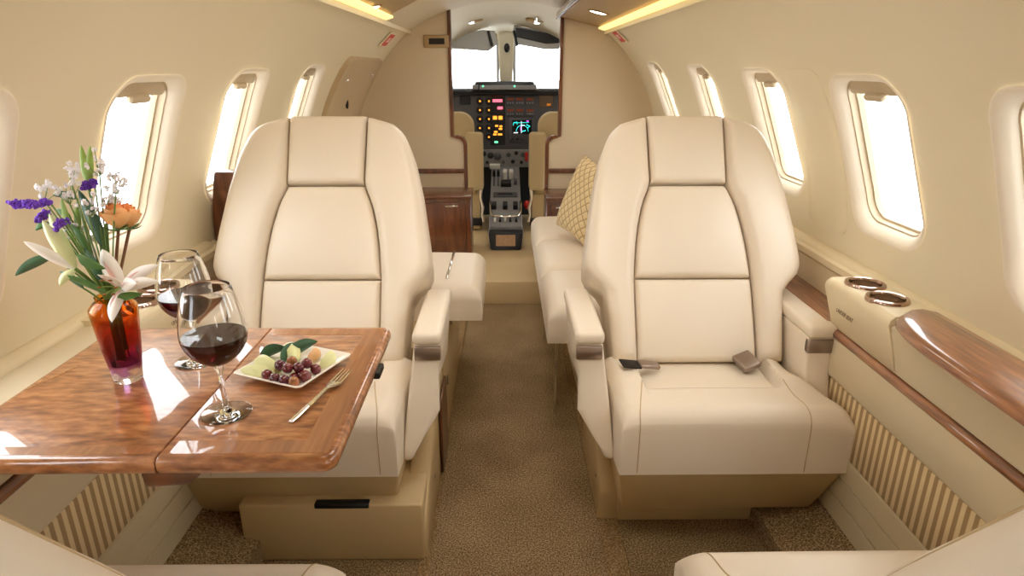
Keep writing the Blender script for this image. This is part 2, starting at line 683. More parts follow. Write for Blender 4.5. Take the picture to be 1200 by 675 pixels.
def build_wall(sg, side):
    holes = [(y, wsc(y)) for y in WIN[sg]]
    pts, edges = [], []

    def loop(lp):
        k = len(pts)
        pts.extend(Vector(p) for p in lp)
        n = len(lp)
        edges.extend((k + i, k + (i + 1) % n) for i in range(n))
    ny, ns = 80, 12
    outer = [(YA + (YB - YA) * i / ny, S0) for i in range(ny)] + [(YB, S0 + (S1 - S0) * i / ns) for i in range(ns)] + \
            [(YB - (YB - YA) * i / ny, S1) for i in range(ny)] + [(YA, S1 - (S1 - S0) * i / ns) for i in range(ns)]
    loop(outer)
    for (cy, cs) in holes:
        loop(rr(cy, cs, WHW, WHH, 0.075))

    def inhole(y, s, m=0.0):
        for (cy, cs) in holes:
            if abs(y - cy) < WHW + m and abs(s - cs) < WHH + m:
                dx, dy = abs(y - cy) - (WHW - 0.075), abs(s - cs) - (WHH - 0.075)
                if dx > 0 and dy > 0 and math.hypot(dx, dy) > 0.075 + m:
                    continue
                return True
        return False
    for i in range(1, ny):
        for j in range(1, ns):
            y, s = YA + (YB - YA) * i / ny, S0 + (S1 - S0) * j / ns
            if not inhole(y, s, 0.012):
                pts.append(Vector((y, s)))
    vo, eo, fo, *_ = geometry.delaunay_2d_cdt(pts, edges, [], 0, 1e-6)
    b = B()
    fs = []
    for f in fo:
        c = sum((vo[i] for i in f), Vector((0, 0))) / len(f)
        if not inhole(c.x, c.y):
            fs.append(f if sg < 0 else tuple(reversed(f)))
    b.faces([wallpt(sg, v.x, v.y) for v in vo], fs)
    return b.struct('wall_' + side, WALL, angle=60)


build_wall(1, 'right')
build_wall(-1, 'left')

nwin = 0
for sg in (1, -1):
    for cy in WIN[sg]:
        nwin += 1

        def lp(hw, hh, r, d, dy=0, ds=0):
            return [wallpt(sg, y, s, d) for (y, s) in rr(cy + dy, wsc(cy) + ds, hw, hh, r)]
        b = B()
        # flared surround from a soft lip at the lining to the inner opening
        b.loft([lp(WHW + .006, WHH + .006, .08, -.0015), lp(WHW, WHH, .075, -.003), lp(WHW - .008, WHH - .008, .070, .002),
                lp(WHW - .018, WHH - .018, .064, .010), lp(WHW - .023, WHH - .023, .060, .022)], False, False)
        w = b.struct('window_%d' % nwin, LINER, angle=80)
        b = B()
        b.loft([lp(WHW - .023, WHH - .023, .060, .022), lp(WHW - .027, WHH - .027, .056, .023),
                lp(WHW - .028, WHH - .028, .056, .037), lp(WHW - .033, WHH - .033, .05, .038), lp(WHW - .034, WHH - .034, .05, .052)], False, False)
        b.done('window_frame', SHADE, w, angle=30)
        b = B()
        b.loft([lp(WHW - .032, WHH - .032, .052, .049), lp(WHW - .032, WHH - .032, .052, .052)])
        b.done('window_pane', PANE, w)
        # the pulled-up shade: its bar and lip at the head of the opening
        b = B()

        def shp(y0, y1, s0, s1, d0, d1, r=.003):
            p = [wallpt(sg, y, s, d) for d in (d1, d0) for (y, s) in ((y0, s0), (y1, s0), (y1, s1), (y0, s1))]
            b.hexa(p, r, 2)
        top = wsc(cy) + WHH - .026
        shp(cy - WHW + .040, cy + WHW - .040, top - .034, top + .004, .025, .036)
        shp(cy - .035, cy + .035, top - .044, top - .028, .014, .030, .005)
        b.done('window_shade', SHADE, w)
        # daylight portal in the opening
        ld = bpy.data.lights.new('window_daylight', 'AREA')
        ld.shape = 'RECTANGLE'
        ld.size, ld.size_y = 2 * WHW, 2 * WHH
        ld.cycles.is_portal = True
        lo = bpy.data.objects.new('window_daylight', ld)
        C.objects.link(lo)
        p = wallpt(sg, cy, wsc(cy), .058)
        n = (Vector((XC, cy, ZC)) - p).normalized()
        lo.matrix_world = frame_m(p, (0, 1, 0), (Vector((0, 1, 0)).cross(-n)) * -1, -n)

# ceiling arch between the two lining tops
aT = math.asin((1.345 - ZC) / RAD)
b = B()
b.grid(lambda u, v: Vector((XC + RAD * math.cos(aT + (PI - 2 * aT) * u), YA + (YB + .05 - YA) * v, ZC + RAD * math.sin(aT + (PI - 2 * aT) * u) - 0.03 * math.sin(PI * u))), 28, 8)
b.struct('ceiling', CEIL)

# valances with their light strips
xw = RAD * math.cos(aT)


def valance(sg, y0, y1, inner, zin, y1in=None):
    y1in = y1 if y1in is None else y1in
    xo = XC + sg * (xw - .02)
    xi = XC + sg * inner
    b = B()
    b.hexa([(xo, y0, 1.362), (xi, y0, zin), (xi, y1in, zin), (xo, y1, 1.362),
            (xo, y0, 1.385), (xi, y0, zin + .02), (xi, y1in, zin + .02), (xo, y1, 1.385)], .003, 2)
    return b


t = valance(1, YA, YB, .275, 1.418).struct('trim_1', VAL)
t = valance(-1, YA, 2.95, .275, 1.418, 2.55).struct('trim_2', VAL)
for sg, y1, k in ((1, 3.70, 3), (-1, 2.92, 4)):
    b = B()
    x = XC + sg * (xw - .012)
    b.hexa([(x - sg * .032, YA + .02, 1.352), (x, YA + .02, 1.343), (x, y1, 1.343), (x - sg * .032, y1, 1.352),
            (x - sg * .032, YA + .02, 1.360), (x, YA + .02, 1.353), (x, y1, 1.353), (x - sg * .032, y1, 1.360)])
    o = b.done('cove_light', COVE)
    tag(o, 'warm glowing light strip along the %s edge of the ceiling' % ('right' if sg > 0 else 'left'), 'light', 'cove lights')
# lining shelf under the strip
for sg, k in ((1, 5), (-1, 6)):
    b = B()
    x = XC + sg * xw
    b.box(min(x, x - sg * .006), max(x, x - sg * .006), YA, YB, 1.325, 1.345, .002, 1)
    b.struct('trim_%d' % k, WALL)
# overhead door rail on the right: wood with a chrome edge
b = B()
b.box(XC + .266, XC + .280, YA, YB, 1.402, 1.44, .003, 2)
r_ = b.struct('trim_7', WOODD)
b = B()
b.box(XC + .262, XC + .267, YA, YB, 1.406, 1.414, .002, 1)
b.done('chrome_edge', CHROME, r_)

# flush ceiling downlights
for (px, py, X) in ((433, 9, None), (701, 14, None)):
    sg = 1 if px > 600 else -1
    # on the valance plane
    xo, zo = XC + sg * (xw - .02), 1.362
    xi, zi = XC + sg * .275, 1.418
    best = None
    for k in range(400):
        Yk = 1.5 + k * .008
        p = at(px, py, Y=Yk)
        kk = (p.x - xo) / (xi - xo)
        zz = zo + (zi - zo) * kk
        if best is None or abs(p.z - zz) < best[0]:
            best = (abs(p.z - zz), p)
    p = best[1]
    nx = Vector((xi - xo, 0, zi - zo)).normalized()
    nn = Vector((nx.z, 0, -nx.x)) * (1 if nx.x > 0 else -1)
    if nn.z > 0:
        nn = -nn
    M = frame_m(p, nx, nn.cross(nx), nn)
    e = empty('ceiling_light', p, 'oval recessed ceiling light glowing in the %s valance panel' % ('right' if sg > 0 else 'left'), 'light', 'ceiling downlights')
    B().lathe([(.046, -.004), (.05, .002), (.044, .005), (.038, .003)], n=32, M=M).done('light_rim', VAL, e)
    B().lathe([(0, .004), (.037, .004), (.038, .001)], n=32, M=M).done('light_lens', LAMP, e)

# floor: dropped aisle carpet, borders, raised sides, step to the cockpit
b = B()
b.box(-.62, .66, YA, 3.10, -.03, 0)
b.struct('floor', CARPET)
for k, (x0, x1) in enumerate(((-.215, -.185), (.245, .30))):
    b = B()
    b.box(x0, x1, YA, 3.05, 0.0, .005, .002, 1)
    b.struct('trim_%d' % (8 + k), CARPETE)
for k, (xe, xo) in enumerate(((.655, .80), (-.60, -.76))):
    b = B()
    b.prism([(xe, YA, -.01), (xe, YA, .062), (xo + math.copysign(.02, xo), YA, .118), (xo + math.copysign(.02, xo), YA, -.01)], (0, YB - YA, 0))
    b.struct('trim_%d' % (10 + k), CARPET)
b = B()
b.box(-.80, .85, 3.06, 5.3, -.03, .12, .008, 2)
b.struct('trim_12', TAN)

# lower side walls, drawn as a profile and run lengthwise
for sg, side in ((1, 'right'), (-1, 'left')):
    xl = .80 if sg > 0 else -.76

    def prof(pts, y0, y1, back=.03):
        q = [(xl + sg * dx, y0, z) for dx, z in pts]
        return q, (0, y1 - y0, 0)
    n0 = 13 if sg > 0 else 23
    # ridged kick panel: three overlapping strips
    b = B()
    pts = [(.03, .10), (-.001, .10), (-.001, .1635), (.008, .1655), (.008, .1675), (-.001, .1695), (-.001, .2215), (.008, .2235), (.008, .2255), (-.001, .2275), (-.001, .279), (.006, .281), (.006, .284), (.03, .284)]
    q, v = prof(pts, YA, YB)
    b.prism(q, v)
    b.struct('trim_%d' % n0, KICK, angle=20)
    # striped cloth insert
    b = B()
    q, v = prof([(.03, .282), (.004, .282), (.001, .286), (.001, .430), (.004, .434), (.03, .434)], .25, 2.4)
    b.prism(q, v)
    b.struct('trim_%d' % (n0 + 1), STRIPE)
    # plain cloth band
    b = B()
    q, v = prof([(.03, .434), (.0, .434), (-.006, .442), (-.006, .535), (.03, .535)], YA, YB)
    b.prism(q, v)
    b.struct('trim_%d' % (n0 + 2), LOWER)
    # half-round wood rail
    b = B()
    q, v = prof([(.03, .536), (-.007, .536), (-.011, .540), (-.013, .546), (-.011, .552), (-.007, .557), (.03, .559)], YA, YB)
    b.prism(q, v)
    b.struct('trim_%d' % (n0 + 3), WOODY)
    # leaning upper panel and ledge, aft of the cup holders and again forward of the recess
    k = n0 + 4
    for (y0, y1) in ((YA, 1.425), (1.98, YB)):
        b = B()
        q, v = prof([(.06, .559), (-.002, .559), (-.012, .60), (-.028, .650), (-.030, .662), (-.022, .670), (.085, .672), (.10, .64), (.10, .56)], y0, y1)
        b.prism(q, v)
        b.struct('trim_%d' % k, LOWER, angle=30)
        k += 1
    # recess: wood shelf with the lining dropping behind it
    b = B()
    q, v = prof([(-.010, .555), (-.014, .562), (-.010, .568), (.085, .568), (.085, .555)], 1.425, 1.98)
    b.prism(q, v)
    b.struct('trim_%d' % k, WOODY)
    b = B()
    q, v = prof([(.07, .566), (.068, .64), (.055, .652), (.055, .668), (.07, .676), (.12, .68), (.12, .566)], 1.425, 1.98)
    b.prism(q, v)
    b.struct('trim_%d' % (k + 1), SILL, angle=30)
    # rounded moulding where the curved lining meets the ledge
    b = B()
    y1 = YB
    xw_ = XC + sg * (RAD - .004)
    y1 = YB if sg > 0 else 1.76
    b.tube([(xw_, YA, .668), (xw_, .5, .668), (xw_, 1.5, .668), (xw_, y1 - .03, .668), (xw_, y1 - .01, .668), (xw_, y1, .668)], [.022, .022, .022, .022, .018, .008], 14)
    b.struct('trim_%d' % (k + 2), SILL)

# aft bulkhead closing the cabin behind the camera
b = B()
b.prism([(XC + 1.0 * math.cos(a), YA, ZC + .95 * math.sin(a)) for a in [i * PI / 16 for i in range(32)]], (0, -.03, 0))
b.struct('wall_aft', BULK)

# forward bulkhead with its doorway
inL, inR = -.228 , .247      # narrow lower opening
upL, upR = -.302, .318       # wider upper opening
zS = .775                    # height of the shoulder


def arch(x):
    return ZC + math.sqrt(max(0, (RAD + .03) ** 2 - (x - XC) ** 2))


for k, (inn, up, sg) in enumerate(((inL, upL, -1), (inR, upR, 1))):
    pts = [(inn, .10), (inn, zS - .05)]
    for i in range(7):
        a = PI / 2 * i / 6
        pts.append((inn + sg * .05 * (1 - math.cos(a)), zS - .05 + .05 * math.sin(a)))
    pts += [(up, zS + .003), (up, arch(up))]
    edge = list(pts)
    n = 14
    for i in range(1, n + 1):
        x = up + sg * ((RAD + .03) * 0.995 - abs(up - XC)) * i / n
        pts.append((x, arch(x)))
    pts.append((XC + sg * (RAD + .03), .10))
    b = B()
    b.prism([(x, YB, z) for x, z in pts], (0, .035, 0))
    b.struct('wall_front_' + ('left', 'right')[k], BULK, angle=25)
    # dark wood edging round the opening
    b = B()
    loops = []
    for i, (x, z) in enumerate(edge):
        p0 = edge[max(0, i - 1)]
        p1 = edge[min(len(edge) - 1, i + 1)]
        d = Vector((p1[0] - p0[0], 0, p1[1] - p0[1])).normalized()
        nrm = Vector((d.z, 0, -d.x)) * (1 if sg < 0 else -1)   # towards the opening
        if nrm.x * -sg < 0:
            nrm = nrm if abs(nrm.x) < .1 else -nrm
        c = Vector((x, 0, z))
        a_, b_ = c + nrm * .009, c - nrm * .010
        loops.append([Vector((a_.x, YB - .010, a_.z)), Vector((a_.x, YB + .045, a_.z)), Vector((b_.x, YB + .045, b_.z)), Vector((b_.x, YB - .010, b_.z))])
    b.loft(loops)
    b.struct('trim_%d' % (40 + k), WOODD)

# wood strip across each lower bulkhead
for k, (x0, x1) in enumerate(((-.80, inL - .012), (inR + .012, .82))):
    b = B()
    b.box(x0, x1, YB - .014, YB + .005, .565, .592, .004, 2)
    b.struct('trim_%d' % (42 + k), WOODD)

# vent plate on the left bulkhead
e = empty('vent', at(511, 49, Y=YB), 'small brown wall vent with dark slot beside the top left of the doorway', 'vent')
p0, p1 = at(497, 56, Y=YB), at(526, 41, Y=YB)
B().box(p0.x, p1.x, YB - .012, YB + .002, p0.z, p1.z, .005, 2).done('vent_frame', VAL, e)
p0, p1 = at(503, 52, Y=YB), at(521, 45, Y=YB)
b = B()
b.box(p0.x, p1.x, YB - .015, YB - .009, p0.z, p1.z, .001, 1)
b.done('vent_grille', BLACK, e)

# exit signs on the upper lining
for (px, py, sg) in ((453, 45, -1), (727, 41, 1)):
    s_, best = None, None
    for i in range(300):
        Yk = 2.6 + i * .004
        p = at(px, py, Y=Yk)
        d = abs(math.hypot(p.x - XC, p.z - ZC) - RAD)
        if best is None or d < best[0]:
            best = (d, p)
    p = best[1]
    n = (Vector((XC, p.y, ZC)) - p).normalized()
    e = empty('exit_sign', p, 'small red exit sign on the %s lining near the front bulkhead' % ('left' if sg < 0 else 'right'), 'sign', 'exit signs')
    ey = Vector((0, -sg * 1.0, 0))
    up = n.cross(ey)
    if up.z < 0:
        up = -up
    M = frame_m(p + n * .006, up.cross(n), up, n)
    B().box(-.070, .070, -.046, .046, -.002, .005, .003, 2, M=M).done('sign_frame', WALL, e)
    B().box(-.056, .056, -.036, .036, .004, .007, .001, 1, M=M).done('sign_face', REDS, e)
    tb = text_mesh('EXIT', .040)
    bmesh.ops.translate(tb.bm, vec=(0, 0, .0078), verts=tb.bm.verts)
    tb.done('lettering', WHT, e, M=M, label='white EXIT letters')

# panel lines on the right lining, folding door leaf on the left
b = B()


def shellplate(b, sg, y0, y1, z0, z1, d0, d1, r, n=8):
    cy, cs = (y0 + y1) / 2, (s_of(z0) + s_of(z1)) / 2
    hw, hh = (y1 - y0) / 2, (s_of(z1) - s_of(z0)) / 2
    rings = []
    for (i, d) in ((0, d0), (0, d1 + .001), (.002, d1)):
        rings.append([wallpt(sg, y, s, d) for (y, s) in rr(cy, cs, hw - i, hh - i, r, n)])
    # domed cap that follows the curve
    bm2 = bmesh.new()
    L = [[bm2.verts.new(p) for p in lp] for lp in rings]
    m = len(L[0])
    for a, c in zip(L, L[1:]):
        for i in range(m):
            bm2.faces.new((a[i], a[(i + 1) % m], c[(i + 1) % m], c[i]))
    q = [L[-1]]
    for f in (.75, .5, .25):
        lp = [bm2.verts.new(wallpt(sg, cy + (y - cy) * f, cs + (s - cs) * 1.0 if False else cs + (s - cs), d1)) for (y, s) in rr(cy, cs, hw - .002, hh - .002, r, n)]
        q.append(lp)
    for a, c in zip(q, q[1:]):
        for i in range(m):
            bm2.faces.new((a[i], a[(i + 1) % m], c[(i + 1) % m], c[i]))
    bmesh.ops.recalc_face_normals(bm2, faces=bm2.faces)
    b.merge(bm2)
    # close the middle strip
    lp = rr(cy, cs, hw - .002, hh - .002, r, n)
    half = m // 2
    return b


def curved_plate(sg, y0, y1, z0, z1, d, r, edge=.002):
    """a thin raised plate that follows the curve of the lining"""
    cy, cs = (y0 + y1) / 2, (s_of(z0) + s_of(z1)) / 2
    hw, hh = (y1 - y0) / 2, (s_of(z1) - s_of(z0)) / 2
    b = B()
    nn = 24
    rows = []
    for j in range(nn + 1):
        s = -hh + 2 * hh * (0.5 - 0.5 * math.cos(PI * j / nn))
        over = abs(s) - (hh - r)
        w = hw if over <= 0 else hw - r + math.sqrt(max(0, r * r - over * over))
        w = max(w, .004)
        row = []
        for (f, dd) in ((-1, .004), (-1, -d + edge * .5), (-1 + edge / w, -d), (-.5, -d), (0, -d), (.5, -d), (1 - edge / w, -d), (1, -d + edge * .5), (1, .004)):
            row.append(wallpt(sg, cy + f * w, cs + s, dd))
        rows.append(row)
    b.loft(rows, True, True, closed=False)
    bmesh.ops.recalc_face_normals(b.bm, faces=b.bm.faces)
    return b


curved_plate(1, 1.585, 1.80, .735, 1.15, .0015, .03, .001).struct('trim_60', WALL)
e = bpy.data.objects.new('door_1', None)
C.objects.link(e)
e['kind'] = 'structure'
FR['door_1'] = Matrix()
DOORM = mat('door leaf', (190, 168, 134), rough=0.5)
curved_plate(-1, 2.86, 3.62, .62, 1.20, .022, .06).done('door_leaf', DOORM, e)
for (y, z) in ((2.99, 1.11), (3.50, 1.13), (3.0, .85)):
    p = wallpt(-1, y, s_of(z), -.0225)
    B().ball(p, .009, 10).done('screw', CHROME, e)
p = wallpt(-1, 3.18, s_of(1.0), -.0225)
B().ball(p, (.008, .012, .028), 10).done('latch', GAP, e)

# ================================================================== CUP HOLDERS, WOOD ARMREST, TABLE
for sg in (1, -1):
    xl = .80 if sg > 0 else -.76
    y0, y1 = 1.155, 1.440
    e = empty('cup_holder_console', (xl, 1.29, .56),
              'cream cup holder block with two bronze cups on the %s' % ('right ledge beside the armrest' if sg > 0 else 'left ledge behind the vase'), 'cup holder', 'cup holder consoles')
    b = B()
    # cross-section lofted along the length with rounded forward end
    loops = []
    for (y, k) in ((y0, 1), (1.39, 1), (1.415, .985), (1.432, .93), (1.440, .80)):
        zt = .560 + (.684 - .560) * k
        o_ = (1 - k) * .10
        loops.append([(xl + sg * dx, y, z) for dx, z in ((.004, .558), (-.006 + o_, .566), (-.026 + o_, zt - .05), (-.036 + o_, zt - .020), (-.034 + o_, zt - .008), (-.024 + o_, zt), (.03, zt + .001), (.088, zt + .001), (.092, .60), (.092, .558))])
    ZT = .684
    b2 = bmesh.new()
    L = [[b2.verts.new((x, y, ZT if i_ in (5, 6, 7) and j_ < 2 else z)) for i_, (x, y, z) in enumerate(lp)] for j_, lp in enumerate(loops)]
    m_ = len(L[0])
    for j_ in range(len(L) - 1):
        for i_ in range(m_):
            if j_ == 0 and i_ in (5, 6):
                continue
            b2.faces.new((L[j_][i_], L[j_][(i_ + 1) % m_], L[j_ + 1][(i_ + 1) % m_], L[j_ + 1][i_]))
    b2.faces.new(list(reversed(L[0])))
    b2.faces.new(L[-1])
    bmesh.ops.recalc_face_normals(b2, faces=b2.faces)
    b.merge(b2)
    # flat top with two round openings
    pt, ed = [], []
    rect = [(xl - sg * .024, y0), (xl + sg * .088, y0), (xl + sg * .088, 1.39), (xl - sg * .024, 1.39)]
    cs_ = [(xl + sg * .014, 1.253), (xl + sg * .020, 1.352)]
    for lp_ in [rect] + [[(cx_ + .036 * math.cos(2 * PI * q / 36), cy_ + .036 * math.sin(2 * PI * q / 36)) for q in range(36)] for cx_, cy_ in cs_]:
        k0_ = len(pt)
        pt += [Vector(q) for q in lp_]
        ed += [(k0_ + q, k0_ + (q + 1) % len(lp_)) for q in range(len(lp_))]
    vo, eo, fo, *_ = geometry.delaunay_2d_cdt(pt, ed, [], 0, 1e-6)
    keep = []
    for f in fo:
        cc = sum((vo[q] for q in f), Vector((0, 0))) / len(f)
        if all((cc - Vector(q)).length > .0355 for q in cs_):
            keep.append(f)
    b.faces([(v.x, v.y, ZT) for v in vo], keep)
    b.done('console_body', SILL, e, angle=45)
    for yc, xx in ((1.253, .014), (1.352, .020)):
        x = xl + sg * xx
        o = B().lathe([(.033, .002), (.0345, .006), (.038, .0075), (.042, .006), (.0435, .001), (.0435, -.003)], (x, yc, .684), 40).done('cup_rim', CUPM, e)
        B().lathe([(.034, .004), (.0335, -.010), (.032, -.055), (.030, -.058), (0, -.058)], (x, yc, .684), 40).done('cup_well', CUPD, o)
    tb = text_mesh('LIFE VEST\nUNDER SEAT', .0125, .0003)
    nf = Vector((-sg * .98, 0, .22)).normalized()
    ux = Vector((0, -sg, 0))
    uy = nf.cross(ux)
    pp = Vector((xl - sg * .0230, 1.335, .622))
    tb.done('lettering', DARKTXT, e, M=frame_m(pp, ux, uy, nf), label='small dark engraved lettering')

# rounded wood armrest on the right ledge
b = B()
loops = []
for i in range(26):
    y = 1.165 - (1.165 - .52) * i / 25
    k = min(1, (1.165 - y) / .20)
    kk = math.sqrt(max(0, 1 - (1 - k) ** 2))
    xin = .800 - .005 - .062 * kk - .012 * min(1, max(0, (1.0 - y) / .6))
    xo = .862
    loops.append([(xo, y, .672), (xin + .012, y, .668), (xin + .001, y, .674), (xin, y, .682), (xin + .005, y, .690), (xin + .016, y, .695), (xo - .03, y, .697), (xo, y, .690)])
b.loft(loops)
b.single('wood_armrest', WOODY, 'long glossy wooden armrest top with a curved edge on the right ledge', 'armrest', angle=50)
b = B()

# folding table on the left
TZ = .68
e = empty('folding_table', (-.49, .91, TZ - .03), 'glossy two leaf wooden folding table in front of the left armchair', 'table')


def slab(b, x0, x1, y0, y1, z0, z1, rs, ed=.008, n=8, fl=0, fr=0):
    """a board with rounded edges; fl / fr keep the left / right edge square"""
    lo = []
    for (ins, z) in ((ed, z0), (ed * .3, z0 + ed * .3), (0, z0 + ed), (0, z1 - ed), (ed * .12, z1 - ed * .5), (ed * .45, z1 - ed * .12), (ed, z1)):
        a, c = x0 + (ins * .12 if fl else ins), x1 - (ins * .12 if fr else ins)
        lo.append([(x, y, z) for x, y in rr((a + c) / 2, (y0 + y1) / 2, (c - a) / 2, (y1 - y0) / 2 - ins, [max(.002, q - ins) for q in rs], n)])
    return b.loft(lo)


XF = -.4475
b = slab(B(), XF + .0008, -.218, .690, 1.130, TZ - .024, TZ, (.022, .002, .002, .022), .009, fl=1)
lf1 = b.done('table_leaf', WOOD, e, angle=50)
b = slab(B(), -.752, XF - .0008, .690, 1.130, TZ - .024, TZ, (.002, .004, .004, .002), .009, fr=1)
lf2 = b.done('table_leaf', WOOD, e, angle=50)
# cross-banded border veneer
for (x0, x1, y0, y1, p_) in ((-.266, -.230, .704, 1.116, lf1), (XF + .012, -.266, .704, .734, lf1), (XF + .012, -.266, 1.088, 1.116, lf1),
                             (-.742, XF - .012, .704, .722, lf2)):
    b = B()
    b.box(x0, x1, y0, y1, TZ - .002, TZ + .0003)
    b.done('border_band', WOODB, p_)
b = B()
b.hexa([(-.472, .700, TZ - .050), (-.415, .700, TZ - .046), (-.415, .79, TZ - .046), (-.472, .79, TZ - .050), (-.475, .698, TZ - .0245), (-.392, .698, TZ - .0245), (-.392, .79, TZ - .0245), (-.475, .79, TZ - .0245)], .005, 2)
b.box(-.47, -.42, .78, 1.05, TZ - .040, TZ - .0245, .003, 1)
b.done('hinge_bracket', WOODD, e)
b = B()
b.box(-.222, -.210, .95, .99, TZ - .022, TZ - .010, .002, 1)
b.done('latch', BLACK, e)
b = B()
b.box(-.75, -.70, .80, 1.05, TZ - .04, TZ - .0245, .003, 1)
b.done('support_rail', WOODD, e)
# small engraved line of print at the wall side of the table
tb = text_mesh('LIFE VEST UNDER SEAT', .008, .0002)
tb.done('lettering', mat('pale table print', (206, 160, 110), rough=.4), lf2, M=frame_m(at(62, 442, Z=TZ + .0004), (.35, .94, 0), (-.94, .35, 0), (0, 0, 1)), label='tiny pale printed lettering')

# ================================================================== ARMCHAIRS
wout = smoothtab([(-.02, .220), (.18, .235), (.205, .262), (.23, .287), (.27, .287), (.35, .277), (.46, .260), (.56, .237), (.62, .212), (.655, .175), (.70, .150)], .012)
sseam = smoothtab([(-.02, .157), (.10, .158), (.215, .157), (.30, .150), (.36, .141), (.42, .127), (.455, .112), (.475, .104), (.68, .107)], .01)
BV = Vector((0, .33, .60)).normalized()
BN = Vector((0, -.60, .33)).normalized()
BU = Vector((1, 0, 0))


def armchair(loc, rot, mir, label, ped, group='cream armchairs', belts=True, ext=0.0, near=False):
    M = Matrix.Translation(Vector(loc)) @ Matrix.Rotation(rot, 4, 'Z')
    root = empty('armchair', loc, label, 'armchair', group, M=M)
    MX = Matrix.Diagonal((mir, 1, 1, 1))

    def fin(b, name, m, parent=None, label=None, angle=50):
        return b.done(name, m, parent or root, local=True, M=MX, label=label, angle=angle)
    O = Vector((0, 0, .42))
    # back shell
    b = B()
    b.cushion(O - BN * .045, BU, BV, BN, lambda s, t: ((2 * s - 1) * (wout(t * .66) - .006), t * .66 - .01 + .0), .045, .012, back=.085, nu=20, nv=30)
    shell = fin(b, 'back_shell', LEAS)
    # side bolsters
    for sd in (-1, 1):
        def uv(s, t, sd=sd):
            vo = -.01 + t * .660
            vi = -.01 + t * .682
            v = vo + (vi - vo) * (s if sd < 0 else 1 - s)
            a, c = wout(v), sseam(v) + .0022
            # rounded upper corner
            if sd < 0:
                return (-a + (a - c) * s, v)
            return (c + (a - c) * s, v)
        b = B()
        b.cushion(O - BN * .040, BU, BV, BN, uv, .094, .030, crown=.008, nu=16, nv=34)
        bol = fin(b, 'back_bolster', LEA)
        if near:
            for off in (.014, .019):
                for k in range(60):
                    pass
                pts = []
                for i in range(50):
                    v = .20 + .44 * i / 49
                    d = off
                    hgt = -.040 + .064 + .030 * math.sqrt(max(0, 1 - (1 - min(d / .030, 1)) ** 2)) + .0030
                    pts.append(O + BU * (sd * (wout(v) - d)) + BV * v + BN * hgt)
                b = B()
                b.tube(pts, .0009, 6)
                fin(b, 'stitching', STITCH, bol)
    # headrest, middle and lumbar pads
    for nm, v0, v1, th, cr in (('headrest', .478, .672, .042, .012), ('back_pad', .215, .473, .030, .014), ('lumbar_pad', -.01, .211, .030, .012)):
        b = B()
        b.cushion(O - BN * .010, BU, BV, BN, lambda s, t: ((2 * s - 1) * (sseam(v0 + (v1 - v0) * t) - .0015), v0 + (v1 - v0) * t), th + .010, .014, crown=cr, nu=20, nv=18)
        fin(b, nm, LEA)
    # seat cushion: U shaped bolster with a centre pad let into it
    wr = smoothtab([(0, .222), (.10, .226), (.16, .262), (.20, .294), (.24, .302), (.28, .300)], .02)
    wl = smoothtab([(0, .255), (.12, .246), (.28, .236)], .02)

    def suv(s, t):
        v = -.02 + t * .290
        return (-wl(v) + (wl(v) + wr(v)) * s, v)
    fw = Vector((0, -ext, 0))

    def dip(u, v):
        k = min(1, max(0, (.172 - abs(u)) / .012))
        k = k * k * (3 - 2 * k)
        f = min(1, max(0, (.205 - v) / .075))
        f = f * f * (3 - 2 * f)
        side = .007 * f - .016 * (1 - f)                       # raised rails fall away to the front roll
        mid = -.040 * min(1, max(0, (.156 - v) / .014)) + -.016 * min(1, max(0, (v - .142) / .014))
        return side * (1 - k) + mid * k
    b = B()
    b.cushion(Vector((0, 0, .250)) + fw, (1, 0, 0), (0, -1, 0), (0, 0, 1), suv, .178, .045, crown=.006, nu=70, nv=48, dip=dip)
    cush = fin(b, 'seat_bolster', LEA, angle=60)
    b = B()
    b.cushion(Vector((0, 0, .382)) + fw, (1, 0, 0), (0, -1, 0), (0, 0, 1), lambda s, t: ((2 * s - 1) * .163, -.02 + t * .170), .025, .009, crown=.008, nu=20, nv=14)
    fin(b, 'seat_pad', LEA)
    # seam lines down the front of the cushion
    for sd in (-1, 1):
        pts = []

        def ctop(u, v):
            t = (v + .02) / .29
            x = (u + wl(v)) / (wl(v) + wr(v))
            d1, d2 = min(x, 1 - x) * (wl(v) + wr(v)), min(t, 1 - t) * .29
            pf = lambda d: math.sqrt(max(0, 1 - (1 - min(d / .045, 1)) ** 2))
            return .250 + .133 + .045 * pf(d1) * pf(d2) + .006 * (4 * x * (1 - x)) ** .7 * (4 * t * (1 - t)) ** .7 + dip(u, v)
        for i in range(34):
            k = i / 33
            v = .150 + .1196 * (1 - (1 - k) ** 2)
            u = sd * (.172 + .024 * math.sin(min(1, k * 1.3) * PI / 2))
            pts.append(Vector((u, -v, ctop(u, v) + .0004)) + fw)
        zl = pts[-1].z
        for k in range(1, 6):
            pts.append(Vector((sd * .196, -.2703, zl + (.256 - zl) * k / 5)) + fw)
        b = B()
        b.tube(pts, .0012, 6)
        fin(b, 'seam', STITCH, cush)
    # tapering apron and pedestal
    b = B()
    b.hexa([(-.212, -.195 - ext, .094), (.270, -.195 - ext, .094), (.240, .05, .094), (-.212, .05, .094),
            (-.238, -.262 - ext, .252), (.300, -.262 - ext, .252), (.262, .05, .252), (-.238, .05, .252)], .006, 2)
    fin(b, 'seat_apron', TAN)
    x0, x1, yf, zt = ped
    b = B()
    b.box(x0, x1, yf, .22, 0, zt, .006, 2)
    pd = fin(b, 'pedestal', TAN)
    if zt > .15:
        b = B()
        b.box(-.16, -.03, yf - .002, yf + .02, zt - .010, zt + .003, .002, 1)
        fin(b, 'vent_slot', BLACK, pd)
    # sloped side shroud on the aisle side
    b = B()
    xs0 = x0 - (.048 if zt < .15 else .006)
    y_ = yf + .005
